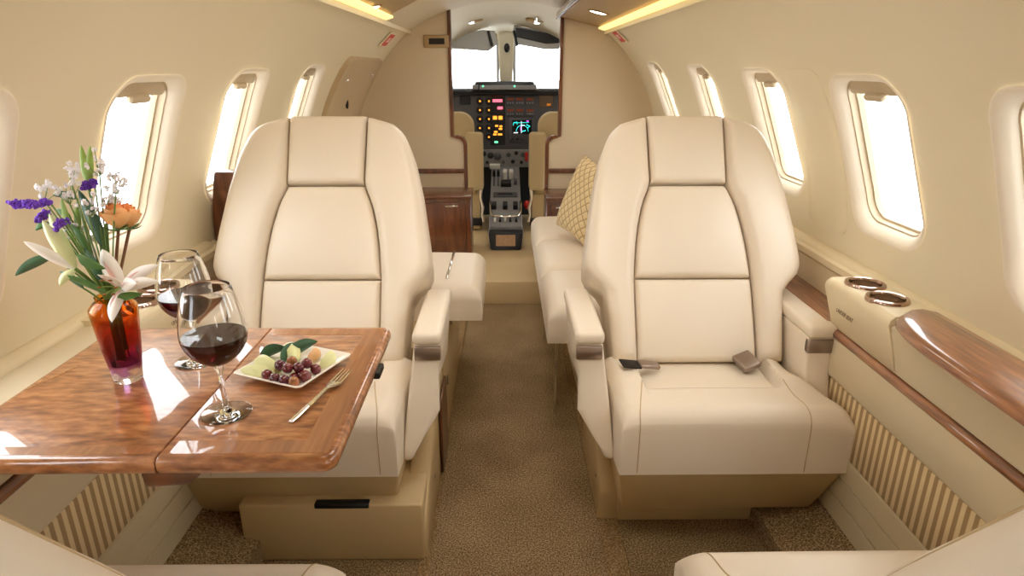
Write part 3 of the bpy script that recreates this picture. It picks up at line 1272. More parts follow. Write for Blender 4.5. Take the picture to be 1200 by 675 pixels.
    b.prism([(xs0, y_, 0), (xs0, y_, .085), (xs0, y_ + .02, .118), (xs0, .06, .262), (xs0, .24, .275), (xs0, .24, 0)], (.055, 0, 0), .006, 2)
    sh = fin(b, 'side_shroud', TAN)
    b = B()
    b.lathe([(0, .003), (.005, .002), (.006, 0)], n=12, M=frame_m((xs0 - .0005, -.06, .10), (0, 0, 1), (0, 1, 0), (-1, 0, 0)))
    fin(b, 'screw', BRONZE, sh)
    # armrests
    for nm, sd in (('aisle', -1), ('wall', 1)):
        if near and sd < 0:
            continue                     # the aisle arm of the near chairs is stowed
        a = empty_local('armrest', root)
        yf_ = -.160 if sd < 0 else -.130
        if sd < 0:
            xo = interp([(.24, -.256), (.375, -.322), (.54, -.334)])
            xi = interp([(.24, -.238), (.375, -.250), (.54, -.272)])
            side = [(.15, .535), (yf_ + .006, .535), (yf_ + .006, .495), (yf_ + .002, .46), (yf_ - .018, .375), (yf_ - .045, .275), (yf_ - .046, .252), (yf_ - .036, .243), (.0, .29), (.15, .375)]
        else:
            xo = lambda z: .296
            xi = lambda z: .232
            side = [(.15, .535), (yf_ + .006, .535), (yf_ + .006, .495), (yf_ + .003, .455), (yf_ - .012, .40), (yf_ - .03, .36), (yf_ - .03, .30), (.15, .30)]
        b = B()
        sm = []
        for i, p in enumerate(side):           # soften the outline
            sm.append(p)
        b2 = bmesh.new()
        A = [b2.verts.new((xo(z), y, z)) for y, z in sm]
        D = [b2.verts.new((xi(z), y, z)) for y, z in sm]
        n = len(sm)
        b2.faces.new(A)
        b2.faces.new(list(reversed(D)))
        for i in range(n):
            b2.faces.new((A[i], D[i], D[(i + 1) % n], A[(i + 1) % n]))
        bmesh.ops.recalc_face_normals(b2, faces=b2.faces)
        bmesh.ops.bevel(b2, geom=list(b2.edges), offset=.008, segments=3, profile=.5, affect='EDGES')
        b.merge(b2)
        body = fin(b, 'arm_body', LEA, a)
        m0, m1 = (-.338, -.268) if sd < 0 else (.228, .300)
        b = B()
        b.box(m0, m1, yf_ - .002, .16, .532, .566, .013, 4)
        fin(b, 'arm_pad', LEA, a)
        b = B()
        b.box(m0 + .004, m1 - .004, yf_ + .001, yf_ + .02, .494, .529, .002, 1)
        fin(b, 'metal_plate', BRONZE, a, label='brushed bronze plate')
    if belts:
        for sd, yy, tilt in ((-1, -.095, .5), (1, -.100, -.2)):
            a = empty_local('seat_belt', root)
            Mx = Matrix.Translation((-.150, -.075, .440) if sd < 0 else (.118, -.052, .437)) @ Matrix.Rotation(.35 if sd < 0 else .30, 4, 'Z') @ Matrix.Rotation(-.25 * sd, 4, 'Y') @ Matrix.Rotation(.25, 4, 'X')
            b = B()
            if sd > 0:
                b.box(-.025, .025, -.030, .028, -.007, .009, .005, 3, M=Mx)
            else:
                b.box(-.018, .042, -.013, .013, -.004, .006, .003, 2, M=Mx)
            fin(b, 'buckle', BRONZE, a)
            b = B()
            b.box(-.018, .018, .02, .048, -.004, .0, .001, 1, M=Mx) if sd > 0 else b.box(-.07, -.015, -.016, .016, -.004, .0, .001, 1, M=Mx)
            fin(b, 'strap', GAP, a)
    return root


def empty_local(name, parent):
    o = bpy.data.objects.new(name, None)
    o.empty_display_size = .02
    C.objects.link(o)
    o.parent = parent
    FR[o.name] = FR[parent.name].copy()
    return o


armchair((.503, 1.52, 0), 0, 1, 'empty cream leather armchair on the right side, facing the camera', (-.208, .172, -.125, .13))
armchair((-.488, 1.52, 0), 0, -1, 'cream leather armchair on the left side, behind the wooden table', (-.288, .152, -.262, .165), belts=False)
armchair((.520, .505, 0), PI, -1, 'armchair at the bottom right, only its cushion and stitched shoulder in view', (-.208, .172, -.125, .13), belts=False, ext=.070, near=True)
armchair((-.500, .50, 0), PI, 1, 'armchair at the bottom left, only its cushion and shoulder in view under the table', (-.208, .172, -.125, .13), belts=False, ext=.057, near=True)

# ================================================================== FORWARD CABIN FURNITURE
# divan along the right wall
e = empty('divan', (.45, 2.6, 0), 'long cream leather divan along the right wall behind the right armchair', 'sofa')
ys = [1.92, 2.36, 2.82, 3.30]
for y0, y1 in zip(ys, ys[1:]):
    b = B()
    b.cushion((0, y0 + .002, .285), (1, 0, 0), (0, 1, 0), (0, 0, 1), lambda s, t: (.140 + .49 * s, (y1 - y0 - .004) * t), .125, .045, crown=.014, nu=18, nv=16)
    b.done('seat_cushion', LEA, e)
    b = B()
    b.cushion((.585, y0 + .002, .385), (0, 1, 0), (.22, 0, .97), (-.97, 0, .22), lambda s, t: ((y1 - y0 - .004) * s, .38 * t), .09, .035, crown=.01, back=.04, nu=14, nv=12)
    b.done('back_cushion', LEA, e)
B().box(.27, .66, 1.97, 3.28, .0, .288, .006, 2).done('divan_base', TAN, e)
for y in (1.96, 2.6):
    B().tube([(.175, y, .0), (.175, y, .29)], .006, 10).done('leg', CHROME, e)

# quilted pillow on the divan
pu = Vector((.36, 0, .93)).normalized()
ps = Vector((.42, -.90, 0))
ps = (ps - pu * ps.dot(pu)).normalized()
pm = frame_m((.358, 2.74, .598), ps, pu.cross(ps), pu)
b = B()


def pil(sg):
    def f(u, v):
        x, z = (u - .5) * 2, (v - .5) * 2
        k = (1 - x ** 4) * (1 - z ** 4)
        pin = 1 - .08 * (1 - abs(x) ** 2) * 0
        return Vector((x * .155 * (1 - .07 * (1 - z * z)), sg * .058 * max(0, k) ** .6, z * .172 * (1 - .07 * (1 - x * x))))
    return f


b.grid(pil(1), 20, 20)
b.grid(pil(-1), 20, 20)
bmesh.ops.remove_doubles(b.bm, verts=b.bm.verts, dist=1e-5)
bmesh.ops.recalc_face_normals(b.bm, faces=b.bm.faces)
o = b.done('cushion', QUILT)
o.matrix_world = pm
FR[o.name] = pm.copy()
tag(o, 'tan diamond quilted cushion leaning on the divan behind the right armchair', 'cushion')

# seat on the left between the left armchair and the bulkhead
e = empty('side_seat', (-.35, 2.2, 0), 'cream leather seat end with low panelled base behind the left armchair', 'seat')
b = B()
b.cushion((0, 1.98, .345), (1, 0, 0), (0, 1, 0), (0, 0, 1), lambda s, t: (-.60 + .522 * s, .46 * t), .115, .045, crown=.012, back=0, nu=18, nv=16)
b.done('seat_cushion', LEA, e)
b = B()
b.box(-.205, -.195, 2.06, 2.40, .44, .472, .004, 2)
b.done('chrome_trim', CHROME, e)
b = B()
b.box(-.60, -.192, 1.765, 2.42, 0.005, .345, .006, 2)
base = b.done('seat_base', TAN, e)
for (y, z) in ((2.05, .30), (1.85, .17)):
    B().box(-.192, -.187, y, y + .022, z, z + .03, .002, 1).done('latch', BRONZE, base)
b = B()
b.box(-.191, -.184, 1.60, 1.764, .01, .25, .002, 1)
b.done('end_panel', WOODD, e)

# tall wood divider against the left wall behind the left armchair
b = B()
zz = [.875, .84, .80, .76, .72, .68]
pts = [(-.764, .60), (-.764, .875)] + [(XC - math.sqrt((RAD - .006) ** 2 - (z - ZC) ** 2), z) for z in zz] + [(-.835, .60)]
b.prism([(x, 1.79, z) for x, z in pts], (0, .05, 0), .004, 2)
b.single('divider_panel', WOODD, 'dark wooden divider panel on the left wall behind the left armchair', 'panel')

# galley cabinets against the bulkhead
for sg, x0, x1, ztop, lab in ((-1, -.72, -.19, .485, 'dark wooden cabinet left of the cockpit doorway'), (1, .232, .74, .475, 'dark wooden cabinet right of the cockpit doorway')):
    e = empty('cabinet', ((x0 + x1) / 2, 3.6, .12), lab, 'cabinet', 'galley cabinets')
    B().box(x0, x1, 3.46, YB - .02, .122, ztop - .018, .004, 2).done('cabinet_body', WOODD, e)
    B().box(x0 - .006, x1 + .006, 3.45, YB - .016, ztop - .018, ztop, .004, 2).done('cabinet_top', WOODD, e)
    d = B().box(x0 + .02, x1 - .03, 3.448, 3.462, .15, ztop - .04, .003, 2).done('door', WOODD, e)
    xa = x1 - .14 if sg < 0 else x0 + .05
    B().box(xa, xa + .07, 3.440, 3.450, ztop - .060, ztop - .050, .002, 1).done('handle', CHROME, d)
p = at(672, 232, Y=3.55)
B().box(p.x - .035, p.x + .035, 3.52, 3.60, .476, .486, .003, 2).single('small_tray', CERAM, 'small white tray on top of the right galley cabinet', 'tray')

# ================================================================== COCKPIT
YP = 4.60
# lining tapering forwards
b = B()


def cockfn(u, v):
    a = -.35 + (PI + .7) * u
    r = .90 + (.66 - .90) * v
    zc = .66 + .07 * v
    return Vector((XC + .01 * v + r * math.cos(a), YB + .04 + (5.12 - YB) * v, zc + r * math.sin(a) - .02 * v))


b.grid(cockfn, 40, 10)
b.struct('wall_cockpit', COCK)
# windscreen: frame, centre post, two panes; the roof edge above
e = empty('windscreen', (.03, 5.0, 1.0), 'bright cockpit windscreen in two panes with a cream centre post', 'windscreen')
w0 = [at(x, y, Y=5.0) for x, y in ((520, 104), (666, 104), (666, 46), (520, 46))]
b = B()
zl, zh = w0[0].z, w0[2].z
xL, xR = -.58, .64
pc0, pc1 = at(583, 60, Y=5.0).x, at(603, 60, Y=5.0).x
b.box(xL, xR, 4.98, 5.03, zh, zh + .40, .004, 1)
b.box(xL, xR, 4.98, 5.03, .1, zl, .004, 1)
b.box(xL, -.50, 4.98, 5.03, zl, zh, 0)
b.box(.56, xR, 4.98, 5.03, zl, zh, 0)
b.done('windscreen_frame', COCK, e)
b = B()
b.hexa([(pc0 + .02, 4.93, zl), (pc1 - .02, 4.93, zl), (pc1 - .02, 5.01, zl), (pc0 + .02, 5.01, zl),
        (pc0, 4.93, zh + .05), (pc1, 4.93, zh + .05), (pc1, 5.01, zh + .05), (pc0, 5.01, zh + .05)], .012, 3)
b.done('centre_post', COCK, e)
for xa, xb in ((pc0 - .008, pc0 + .012), (pc1 - .012, pc1 + .008)):
    B().box(xa, xb, 4.95, 5.0, zl, zh, .003, 1).done('seal', GREYV, e)
p = at(594, 56, Y=4.92)
B().ball(p, (.022, .02, .032), 14).done('compass', BLACK, e)
for xa, xb in ((-.50, pc0), (pc1, .56)):
    B().box(xa, xb, 5.0, 5.006, zl, zh).done('pane', PANE, e)
ld = bpy.data.lights.new('windscreen_daylight', 'AREA')
ld.shape = 'RECTANGLE'
ld.size, ld.size_y = 1.05, zh - zl
ld.cycles.is_portal = True
lo = bpy.data.objects.new('windscreen_daylight', ld)
C.objects.link(lo)
lo.matrix_world = frame_m(((xL + xR) / 2, 5.05, (zl + zh) / 2), (1, 0, 0), (0, 0, 1), (0, 1, 0)) @ Matrix.Rotation(0, 4, 'X')
# lights look down their -Z: turn it to face aft
lo.matrix_world = frame_m(((xL + xR) / 2, 5.05, (zl + zh) / 2), (1, 0, 0), (0, 0, 1), (0, -1, 0)) @ Matrix.Rotation(PI, 4, 'Y')

# sun visors
for q, lab in ((((520, 56), (572, 60), (583, 52), (580, 36), (566, 35), (520, 43)), 'grey sun visor folded above the left windscreen pane'),
               (((668, 56), (640, 58), (606, 52), (601, 36), (602, 30), (668, 41)), 'grey sun visor folded above the right windscreen pane')):
    e = empty('sun_visor', at(q[0][0], q[0][1], Y=4.72), lab, 'visor', 'sun visors')
    b = B()
    b.prism([at(x, y, Y=4.72) for x, y in q], (0, .018, 0), .004, 2)
    b.done('visor_blade', GREYV, e)
    xs = (572, 577) if q[0][0] < 600 else (602, 606)
    b = B()
    b.tube([at(xs[0], 36, Y=4.70), at(xs[1], 54, Y=4.70)], .010, 8)
    b.done('visor_arm', BLACK, e)
    if q[0][0] > 600:
        b = B()
        b.prism([at(x, y, Y=4.705) for x, y in ((604, 32), (660, 42), (660, 50), (640, 51), (605, 43))], (0, .012, 0), .002, 1)
        b.done('visor_display', BLACK, e)
# eyeball air vents on the cockpit ceiling
for px, lab in ((553, 'silver eyeball air vent above the left windscreen'), (629, 'silver eyeball air vent above the right windscreen')):
    p = at(px, 23, Y=4.45)
    e = empty('air_vent', p, lab, 'vent', 'eyeball air vents')
    b = B()
    b.ball((p.x, p.y, p.z), (.075, .03, .020), 18)
    b.done('vent_plate', VAL, e)
    b = B()
    b.tube([(p.x, p.y - .02, p.z + .025), (p.x, p.y - .035, p.z + .0), (p.x, p.y - .04, p.z - .025)], [.016, .024, .018], 14)
    b.done('nozzle', CHROME, e)

# instrument panel
e = empty('instrument_panel', (.03, YP, .45), 'dark cockpit instrument panel with amber lamps and a small colour display', 'instrument panel')
zt = at(592, 104, Y=YP).z
zb = at(592, 196, Y=YP).z
B().box(-.56, .62, YP, YP + .10, zb, zt, .006, 2).done('panel_face', PANEL, e)
b = B()
g0, g1 = at(553, 107, Y=YP - .05), at(630, 96, Y=YP - .05)
b.hexa([(g0.x, YP - .06, g0.z), (g1.x, YP - .06, g0.z), (g1.x + .02, YP + .3, g0.z), (g0.x - .02, YP + .3, g0.z),
        (g0.x + .03, YP - .03, g1.z), (g1.x - .03, YP - .03, g1.z), (g1.x, YP + .3, g1.z), (g0.x, YP + .3, g1.z)], .012, 3)
b.box(-.56, .62, YP - .02, YP + .32, g0.z - .03, g0.z + .005, .008, 2)
gl = b.done('glareshield', BLACK, e)
a0, a1 = at(562, 105, Y=YP - .062), at(622, 100, Y=YP - .062)
B().box(a0.x, a1.x, YP - .066, YP - .052, a0.z, a1.z, .002, 1).done('selector_strip', PANELL, gl)
for px in (566, 603):
    p = at(px, 101, Y=YP - .068)
    B().ball(p, .007, 8).done('indicator_lamp', GREENL, gl)
for px in (557, 625):
    p = at(px, 102, Y=YP - .06)
    B().box(p.x - .02, p.x + .02, YP - .068, YP - .05, p.z - .016, p.z + .014, .003, 1).done('selector_button', PANELL, gl)
YF = YP - .004


def disc(px, py, r, d=.006):
    p = at(px, py, Y=YF)
    return frame_m(p, (1, 0, 0), (0, 0, 1), (0, -1, 0)), p


for px in (562.5, 573):
    for py in (118.5, 129, 139.5, 150, 160.5):
        M, p = disc(px, py, 0)
        g = B().lathe([(.026, 0), (.026, .008), (.022, .010), (.021, .006), (0, .006)], n=24, M=M).done('gauge', BLACK, e)
        B().lathe([(0, .010), (.006, .009), (.007, .004)], n=16, M=M).done('gauge_lamp', AMBER, g)
for (px, py, w, h, m) in ((583, 118, 11, 3.2, PINKL), (586, 126.5, 6, 3, PINKL), (580, 138, 4.6, 4, AMBER), (586.5, 138, 4.6, 4, AMBER),
                          (582, 147.5, 3.5, 2, AMBER), (587, 148, 3, 2, AMBER), (586.5, 151, 4, 2, AMBER), (581, 154.5, 4, 2, AMBER), (580, 157.5, 4, 2, AMBER), (586, 157.5, 5, 2, AMBER),
                          (581.5, 166.5, 4, 2.2, GREENL), (643, 122.5, 5, 3, AMBER)):
    p = at(px, py, Y=YF)
    k = YF / F * 1.0
    B().box(p.x - w * k / 2, p.x + w * k / 2, YF - .006, YF + .003, p.z - h * k / 2, p.z + h * k / 2, .002, 1).done('warning_light', m, e)
p0, p1 = at(575, 170, Y=YF), at(592, 112, Y=YF)
B().box(p0.x, p1.x, YF - .001, YF + .004, p0.z, p1.z, .001, 1).done('annunciator_plate', BLACK, e)
p0, p1 = at(575, 113, Y=YF), at(590, 109.5, Y=YF)
B().box(p0.x, p1.x, YF - .004, YF + .004, p0.z, p1.z, .001, 1).done('annunciator_bar', mat('dim red lens', (110, 24, 24), rough=.4), e)
for py, in ((118,), (131,)):
    for px in (598, 609, 621):
        p0, p1 = at(px - 5, py + 5, Y=YF), at(px + 5, py - 4, Y=YF)
        g = B().box(p0.x, p1.x, YF - .008, YF + .003, p0.z, p1.z, .003, 1).done('radio', PANEL, e)
        pa, pb = at(px - 4, py - .5, Y=YF), at(px + 4, py - 3.2, Y=YF)
        B().box(pa.x, pb.x, YF - .010, YF - .006, pa.z, pb.z, .001, 1).done('readout', RUST, g)
        for dx in (-3, 0, 3):
            q = at(px + dx, py + 2.5, Y=YF - .008)
            B().ball(q, .006, 8).done('knob', PANELL, g)
# colour display
p0, p1 = at(596, 167, Y=YF), at(626, 138, Y=YF)
g = B().box(p0.x, p1.x, YF - .012, YF + .003, p0.z, p1.z, .006, 2).done('display_unit', PANEL, e)
p0, p1 = at(600, 157, Y=YF - .012), at(623, 140.5, Y=YF - .012)
B().box(p0.x, p1.x, YF - .0145, YF - .008, p0.z, p1.z, .001, 1).done('display_screen', SCREEN, g)
YD = YF - .0155


def mark(pts, r, m, nm='display_mark'):
    B().tube([at(x, y, Y=YD) for x, y in pts], r, 6).done(nm, m, g)


mark([(605 + 7 * (1 - math.cos(a)) - 0, 154 - 7.5 * math.sin(a)) for a in [PI * i / 12 for i in range(13)]], .0014, CYANL)
mark([(603, 144), (620, 143.5)], .0014, CYANL)
mark([(601.5, 147), (601.8, 144), (606, 143), (606, 146)], .002, CYANL)
mark([(617, 146), (621, 148), (618, 150)], .003, CYANL)
mark([(611, 142), (611, 156)], .002, WHTL)
mark([(611, 147), (615, 147)], .0025, WHTL)
mark([(602, 155.5), (607, 155.5)], .003, WHTL)
mark([(612, 154), (616, 153)], .003, CYANL)
mark([(617, 141.8), (619.5, 142)], .004, MAGL)
mark([(610.3, 148), (610.3, 153)], .0025, MAGL)
for px in (600, 606.5, 613, 620):
    q = at(px, 163, Y=YF - .012)
    B().ball(q, .010, 10).done('knob', BLACK, g)
# lower sub-panel with small dials
p0, p1 = at(562, 196, Y=YF), at(628, 175, Y=YF)
g = B().box(p0.x, p1.x, YF - .010, YF + .003, p0.z, p1.z, .004, 1).done('sub_panel', PANELL, e)
for (px, py, r, m) in ((567, 180, .018, BLACK), (575, 182, .022, BLACK), (583, 183, .026, PANEL), (596, 181, .016, PANEL), (605, 179, .014, BLACK), (601, 189, .014, BLACK), (613, 181, .016, PANEL), (611, 190, .012, BLACK), (571, 190, .012, BLACK), (590, 190, .012, PANEL)):
    M, p = disc(px, py, 0)
    B().lathe([(r, .0), (r, .016), (r * .8, .019), (0, .019)], n=20, M=M).done('dial', m, g)
q = at(617, 183, Y=YF - .014)
B().box(q.x - .011, q.x + .011, YF - .022, YF - .006, q.z - .035, q.z + .03, .004, 1).done('switch_guard', REDK, g)
q = at(565, 185, Y=YF - .012)
B().ball(q, .009, 8).done('indicator_lamp', GREENL, g)
# side bits of the panel
for (px, py, w, h, m) in ((545, 113, 12, 10, BLACK), (640, 113, 16, 16, mat('side panel brown', (92, 74, 54), rough=.6))):
    p = at(px, py + 4, Y=YF)
    k = YF / F
    B().box(p.x - w * k / 2, p.x + w * k / 2, YF - .006, YF + .003, p.z - h * k / 2, p.z + h * k / 2, .004, 1).done('side_panel', m, e)
p = at(536, 102.5, Y=YP - .03)
B().box(p.x - .03, p.x + .03, YP - .04, YP - .02, p.z - .008, p.z + .008, .002, 1).done('clock', WHTL, e)

# centre console between the pilots
e = empty('centre_console', (.02, 4.1, .12), 'grey cockpit centre console with silver levers and a tan placard', 'console')
cz0 = at(592, 196, Y=4.56).z
cz1 = at(592, 266, Y=3.74).z
xa, xb = at(574, 250, Y=3.95).x, at(611, 250, Y=3.95).x
b = B()
b.hexa([(xa, 3.75, cz1 - .06), (xb, 3.75, cz1 - .06), (xb, 4.59, cz0 - .10), (xa, 4.59, cz0 - .10),
        (xa, 3.75, cz1), (xb, 3.75, cz1), (xb, 4.59, cz0), (xa, 4.59, cz0)], .006, 2)
top = b.done('console_top', PANELL, e)
slope = (cz0 - cz1) / (4.59 - 3.75)
nrm = Vector((0, -slope, 1)).normalized()
tv = Vector((0, 1, slope)).normalized()


def onc(px, py, h=0.0):
    r = DIR + RGT * ((px - 600) / F) + UPV * ((337.5 - py) / F)
    o = Vector((0, 3.75, cz1)) + nrm * h
    t = (o - EYE).dot(nrm) / r.dot(nrm)
    return EYE + r * t


def cbox(px, py, w, l, h, m, nm, h0=0.0, r=.004):
    M = frame_m(onc(px, py), (1, 0, 0), tv, nrm)
    return B().box(-w / 2, w / 2, -l / 2, l / 2, h0 - .004, h, r, 2, M=M).done(nm, m, top)


cbox(580, 197, .075, .03, .03, KNOBW, 'trim_switch')
cbox(592, 208, .03, .06, .055, KNOBW, 'throttle_lever', r=.008)
cbox(599, 208, .03, .06, .055, KNOBW, 'throttle_lever', r=.008)
for px in (579, 584):
    cbox(px, 212, .008, .16, .006, BLACK, 'lever_slot')
    cbox(px, 206, .02, .03, .04, BLACK, 'lever_knob')
cbox(593, 217, .07, .05, .03, BLACK, 'lever_gate')
cbox(604, 215, .02, .04, .03, PANEL, 'switch')
cbox(592, 229, .16, .06, .01, PANEL, 'radio_head')
cbox(592, 229, .10, .03, .013, BLACK, 'readout')
for px in (579, 592, 604):
    cbox(px, 243, .03, .06, .03, BLACK, 'switch_block')
for px in (580, 586, 592, 598, 605):
    cbox(px, 259, .014, .03, .016, BLACK if px % 4 else KNOBW, 'switch')
pts = [onc(575, 236, .015), onc(575, 248, .02), onc(577, 253, .022), onc(592, 254.5, .022), onc(607, 253, .022), onc(610, 248, .02), onc(610, 236, .015)]
B().tube(pts, .007, 8).done('grab_bar', CHROME, top)
q = at(617.5, 240, Y=4.15)
B().ball((q.x, q.y, q.z), (.022, .025, .030), 14).done('control_knob', REDK, e, label='red knob')
B().tube([(q.x, q.y, q.z), (xb - .005, q.y + .05, q.z - .05)], .008, 8).done('knob_stem', BLACK, e)
b = B()
b.hexa([(xa + .01, 3.64, .121), (xb - .01, 3.64, .121), (xb - .01, 4.5, .121), (xa + .01, 4.5, .121),
        (xa - .006, 3.69, cz1 - .02), (xb + .006, 3.69, cz1 - .02), (xb + .006, 4.5, cz1 - .02), (xa - .006, 4.5, cz1 - .02)], .010, 2)
cb = b.done('console_base', BLACK, e)
k0, k1 = .145, cz1 - .035
b = B()


def fy(z):
    return 3.64 + .05 * (z - .121) / (cz1 - .02 - .121)


xp0, xp1 = at(581, 275, Y=3.67).x, at(604, 275, Y=3.67).x
b.hexa([(xp0, fy(k0) - .004, k0), (xp1, fy(k0) - .004, k0), (xp1, fy(k0) + .01, k0), (xp0, fy(k0) + .01, k0),
        (xp0, fy(k1) - .004, k1), (xp1, fy(k1) - .004, k1), (xp1, fy(k1) + .01, k1), (xp0, fy(k1) + .01, k1)], .002, 1)
b.done('placard', PLAC, cb)
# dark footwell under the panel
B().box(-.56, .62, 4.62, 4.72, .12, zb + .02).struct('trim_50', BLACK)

# pilot seats
for sg, lab in ((-1, 'beige pilot seat left of the cockpit console, partly behind the doorway'), (1, 'beige pilot seat right of the cockpit console, partly behind the doorway')):
    def px(x):
        return x if sg < 0 else 1186 - x
    e = empty('pilot_seat', (sg * .32 + .02, 4.2, .12), lab, 'seat', 'pilot seats')
    x1 = at(px(556), 165, Y=4.22).x
    x0 = x1 + sg * .36
    zt_ = at(592, 131, Y=4.22).z
    b = B()
    cx, hw = (x0 + x1) / 2, .18
    zc0 = .42
    lo = []
    for (ins, y) in ((.016, 4.16), (.004, 4.165), (0, 4.18), (0, 4.25), (.01, 4.27)):
        lo.append([(x, y, z) for x, z in rr(cx, (zc0 + zt_) / 2, hw - ins, (zt_ - zc0) / 2 - ins, (.09, .09, .03, .03))])
    b.loft(lo)
    b.done('backrest', PSEAT, e)
    a0, a1 = at(px(547), 222, Y=4.10), at(px(566), 155, Y=4.10)
    xm, xn = min(a0.x, a1.x), max(a0.x, a1.x)
    b = B()
    b.box(xm, xn, 4.05, 4.15, a0.z, a1.z, .022, 4)
    b.done('armrest', PSEAT, e)
    xs = sorted((x0 - sg * .0, x1 - sg * .02))
    b = B()
    b.box(xs[0], xs[1], 4.17, 4.60, .34, .43, .03, 3)
    b.done('seat_cushion', PSEAT, e)
    b = B()
    q0, q1 = at(px(552), 272, Y=4.15), at(px(563), 225, Y=4.15)
    xm, xn = min(q0.x, q1.x), max(q0.x, q1.x)
    b.box(xm - (0 if sg > 0 else .10), xn + (.10 if sg > 0 else 0), 4.14, 4.50, .125, .36, .012, 2)
    b.done('seat_base', PSEAT, e)
    q0 = at(px(559), 260, Y=4.13)
    B().box(q0.x - .035, q0.x + .035, 4.12, 4.15, q0.z - .025, q0.z + .025, .004, 2).done('adjuster', BLACK, e)
    pts = [at(px(x), y, Y=4.12) for x, y in ((564, 222), (563, 232), (566, 243), (565, 252), (567, 260))]
    B().tube(pts, [.010, .006, .009, .006, .009], 8).done('harness', LEAS, e)
    q0 = at(px(556), 130.5, Y=4.2)

# ================================================================== ON THE TABLE
def glass(px, py, h, rb, lab):
    base = at(px, py, Z=TZ + .0006)
    e = empty('wine_glass', base, lab, 'wine glass', 'wine glasses')
    t = .0011
    zb = h * .40                        # bottom of the bowl
    prof = [(.0, .0), (.0335, .0), (.0345, .0012), (.030, .0024), (.012, .0048), (.0055, .009), (.0036, .018), (.0033, zb * .6), (.0036, zb - .012), (.007, zb - .004)]
    bowl = []
    for i in range(17):
        k = i / 16
        # round-bottomed, closing a little at the rim
        ang = k
        r = rb * math.sin(min(1, k / .46) * PI / 2) ** .62 if k < .46 else rb * (1 - .30 * ((k - .46) / .54) ** 1.7)
        bowl.append((max(r, .007) if i == 0 else r, zb + (h - zb) * (k ** 1.12)))
    inner = [(max(0, r - t), z + (t if i < 3 else 0)) for i, (r, z) in enumerate(bowl)]
    prof += bowl
    prof += [(bowl[-1][0] - t * .5, bowl[-1][1] + .0004)]
    prof += list(reversed(inner[1:])) + [(0, inner[0][1] + .001)]
    b = B()
    b.lathe(prof, base, 48)
    b.done('glass', GLASS, e)
    zf = zb + (h - zb) * .40
    wp = [(0, inner[0][1] + .0014)]
    for r, z in inner[1:]:
        if z < zf:
            wp.append((r + .0002, z))
    rf = interp([(z, r) for r, z in inner])(zf)
    wp += [(rf + .0002, zf), (0, zf)]
    b = B()
    b.lathe(wp, base, 48)
    b.done('wine', WINE, e, label='dark red wine')
    return e


b1 = at(266, 484, Z=TZ)
top = at(250, 340, Y=b1.y)
glass(266, 484, .192, .044, 'front wine glass of red wine, standing on the table by the plate')
glass(231, 423, .188, .042, 'rear wine glass of red wine, standing behind the front glass near the vase')

# vase
vb = at(151, 444, Z=TZ + .0005)
e = empty('vase', vb, 'amber and purple glass vase holding a bouquet on the table', 'vase')
VH = .142
prof = [(0, 0), (.0195, 0), (.021, .003), (.0225, .018), (.0275, .055), (.0315, .095), (.0335, .115), (.0330, .124), (.027, .132), (.0215, .136), (.022, VH),
        (.0200, VH), (.0195, .135), (.025, .129), (.0300, .121), (.0305, .112), (.0285, .092), (.0245, .055), (.0198, .030), (0, .027)]
b = B()
b.lathe(prof, vb, 48)
b.done('vase_body', VASEG, e)
VT = Vector((vb.x, vb.y, vb.z + VH))


def strand(p0, p1, sag=.0, n=8):
    p0, p1 = Vector(p0), Vector(p1)
    mid = (p0 + p1) / 2 + Vector((0, 0, sag))
    return [p0 * (1 - t) ** 2 + mid * 2 * t * (1 - t) + p1 * t * t for t in [i / n for i in range(n + 1)]]


def petal(b, p0, p1, bend, w, side, fold=.25, tip=1.0, n=12, prof=None, th=.0007):
    """a blade from p0 to p1 bowed by the vector bend, width w across side"""
    p0, p1, bend = Vector(p0), Vector(p1), Vector(bend)
    side = Vector(side)
    d = (p1 - p0).normalized()
    side = (side - d * side.dot(d)).normalized()
    nrm = side.cross(d)

    def fn(u, v):
        c = p0 * (1 - v) ** 2 + ((p0 + p1) / 2 + bend) * 2 * v * (1 - v) + p1 * v * v
        ww = w * ((math.sin(PI * min(1, v ** .8 * .97 + .03))) ** .75 if prof is None else prof(v))
        x = (u - .5) * 2
        return c + side * (x * ww) + nrm * (fold * ww * x * x)
    b.grid(fn, 6, n, thick=th)
    return b


def stemfrom(px, py, Y, root, r=.0018, m=STEM, sag=.02, name='stem'):
    tip = at(px, py, Y=Y)
    pin = VT + Vector(((tip.x - VT.x) * .06, (tip.y - VT.y) * .1, -.01))
    pts = [VT + Vector((random.uniform(-.010, .010), random.uniform(-.010, .010), -.105))] + strand(pin, tip, sag)
    B().tube(pts, r, 7).done(name, m, root)
    return tip


VY = vb.y
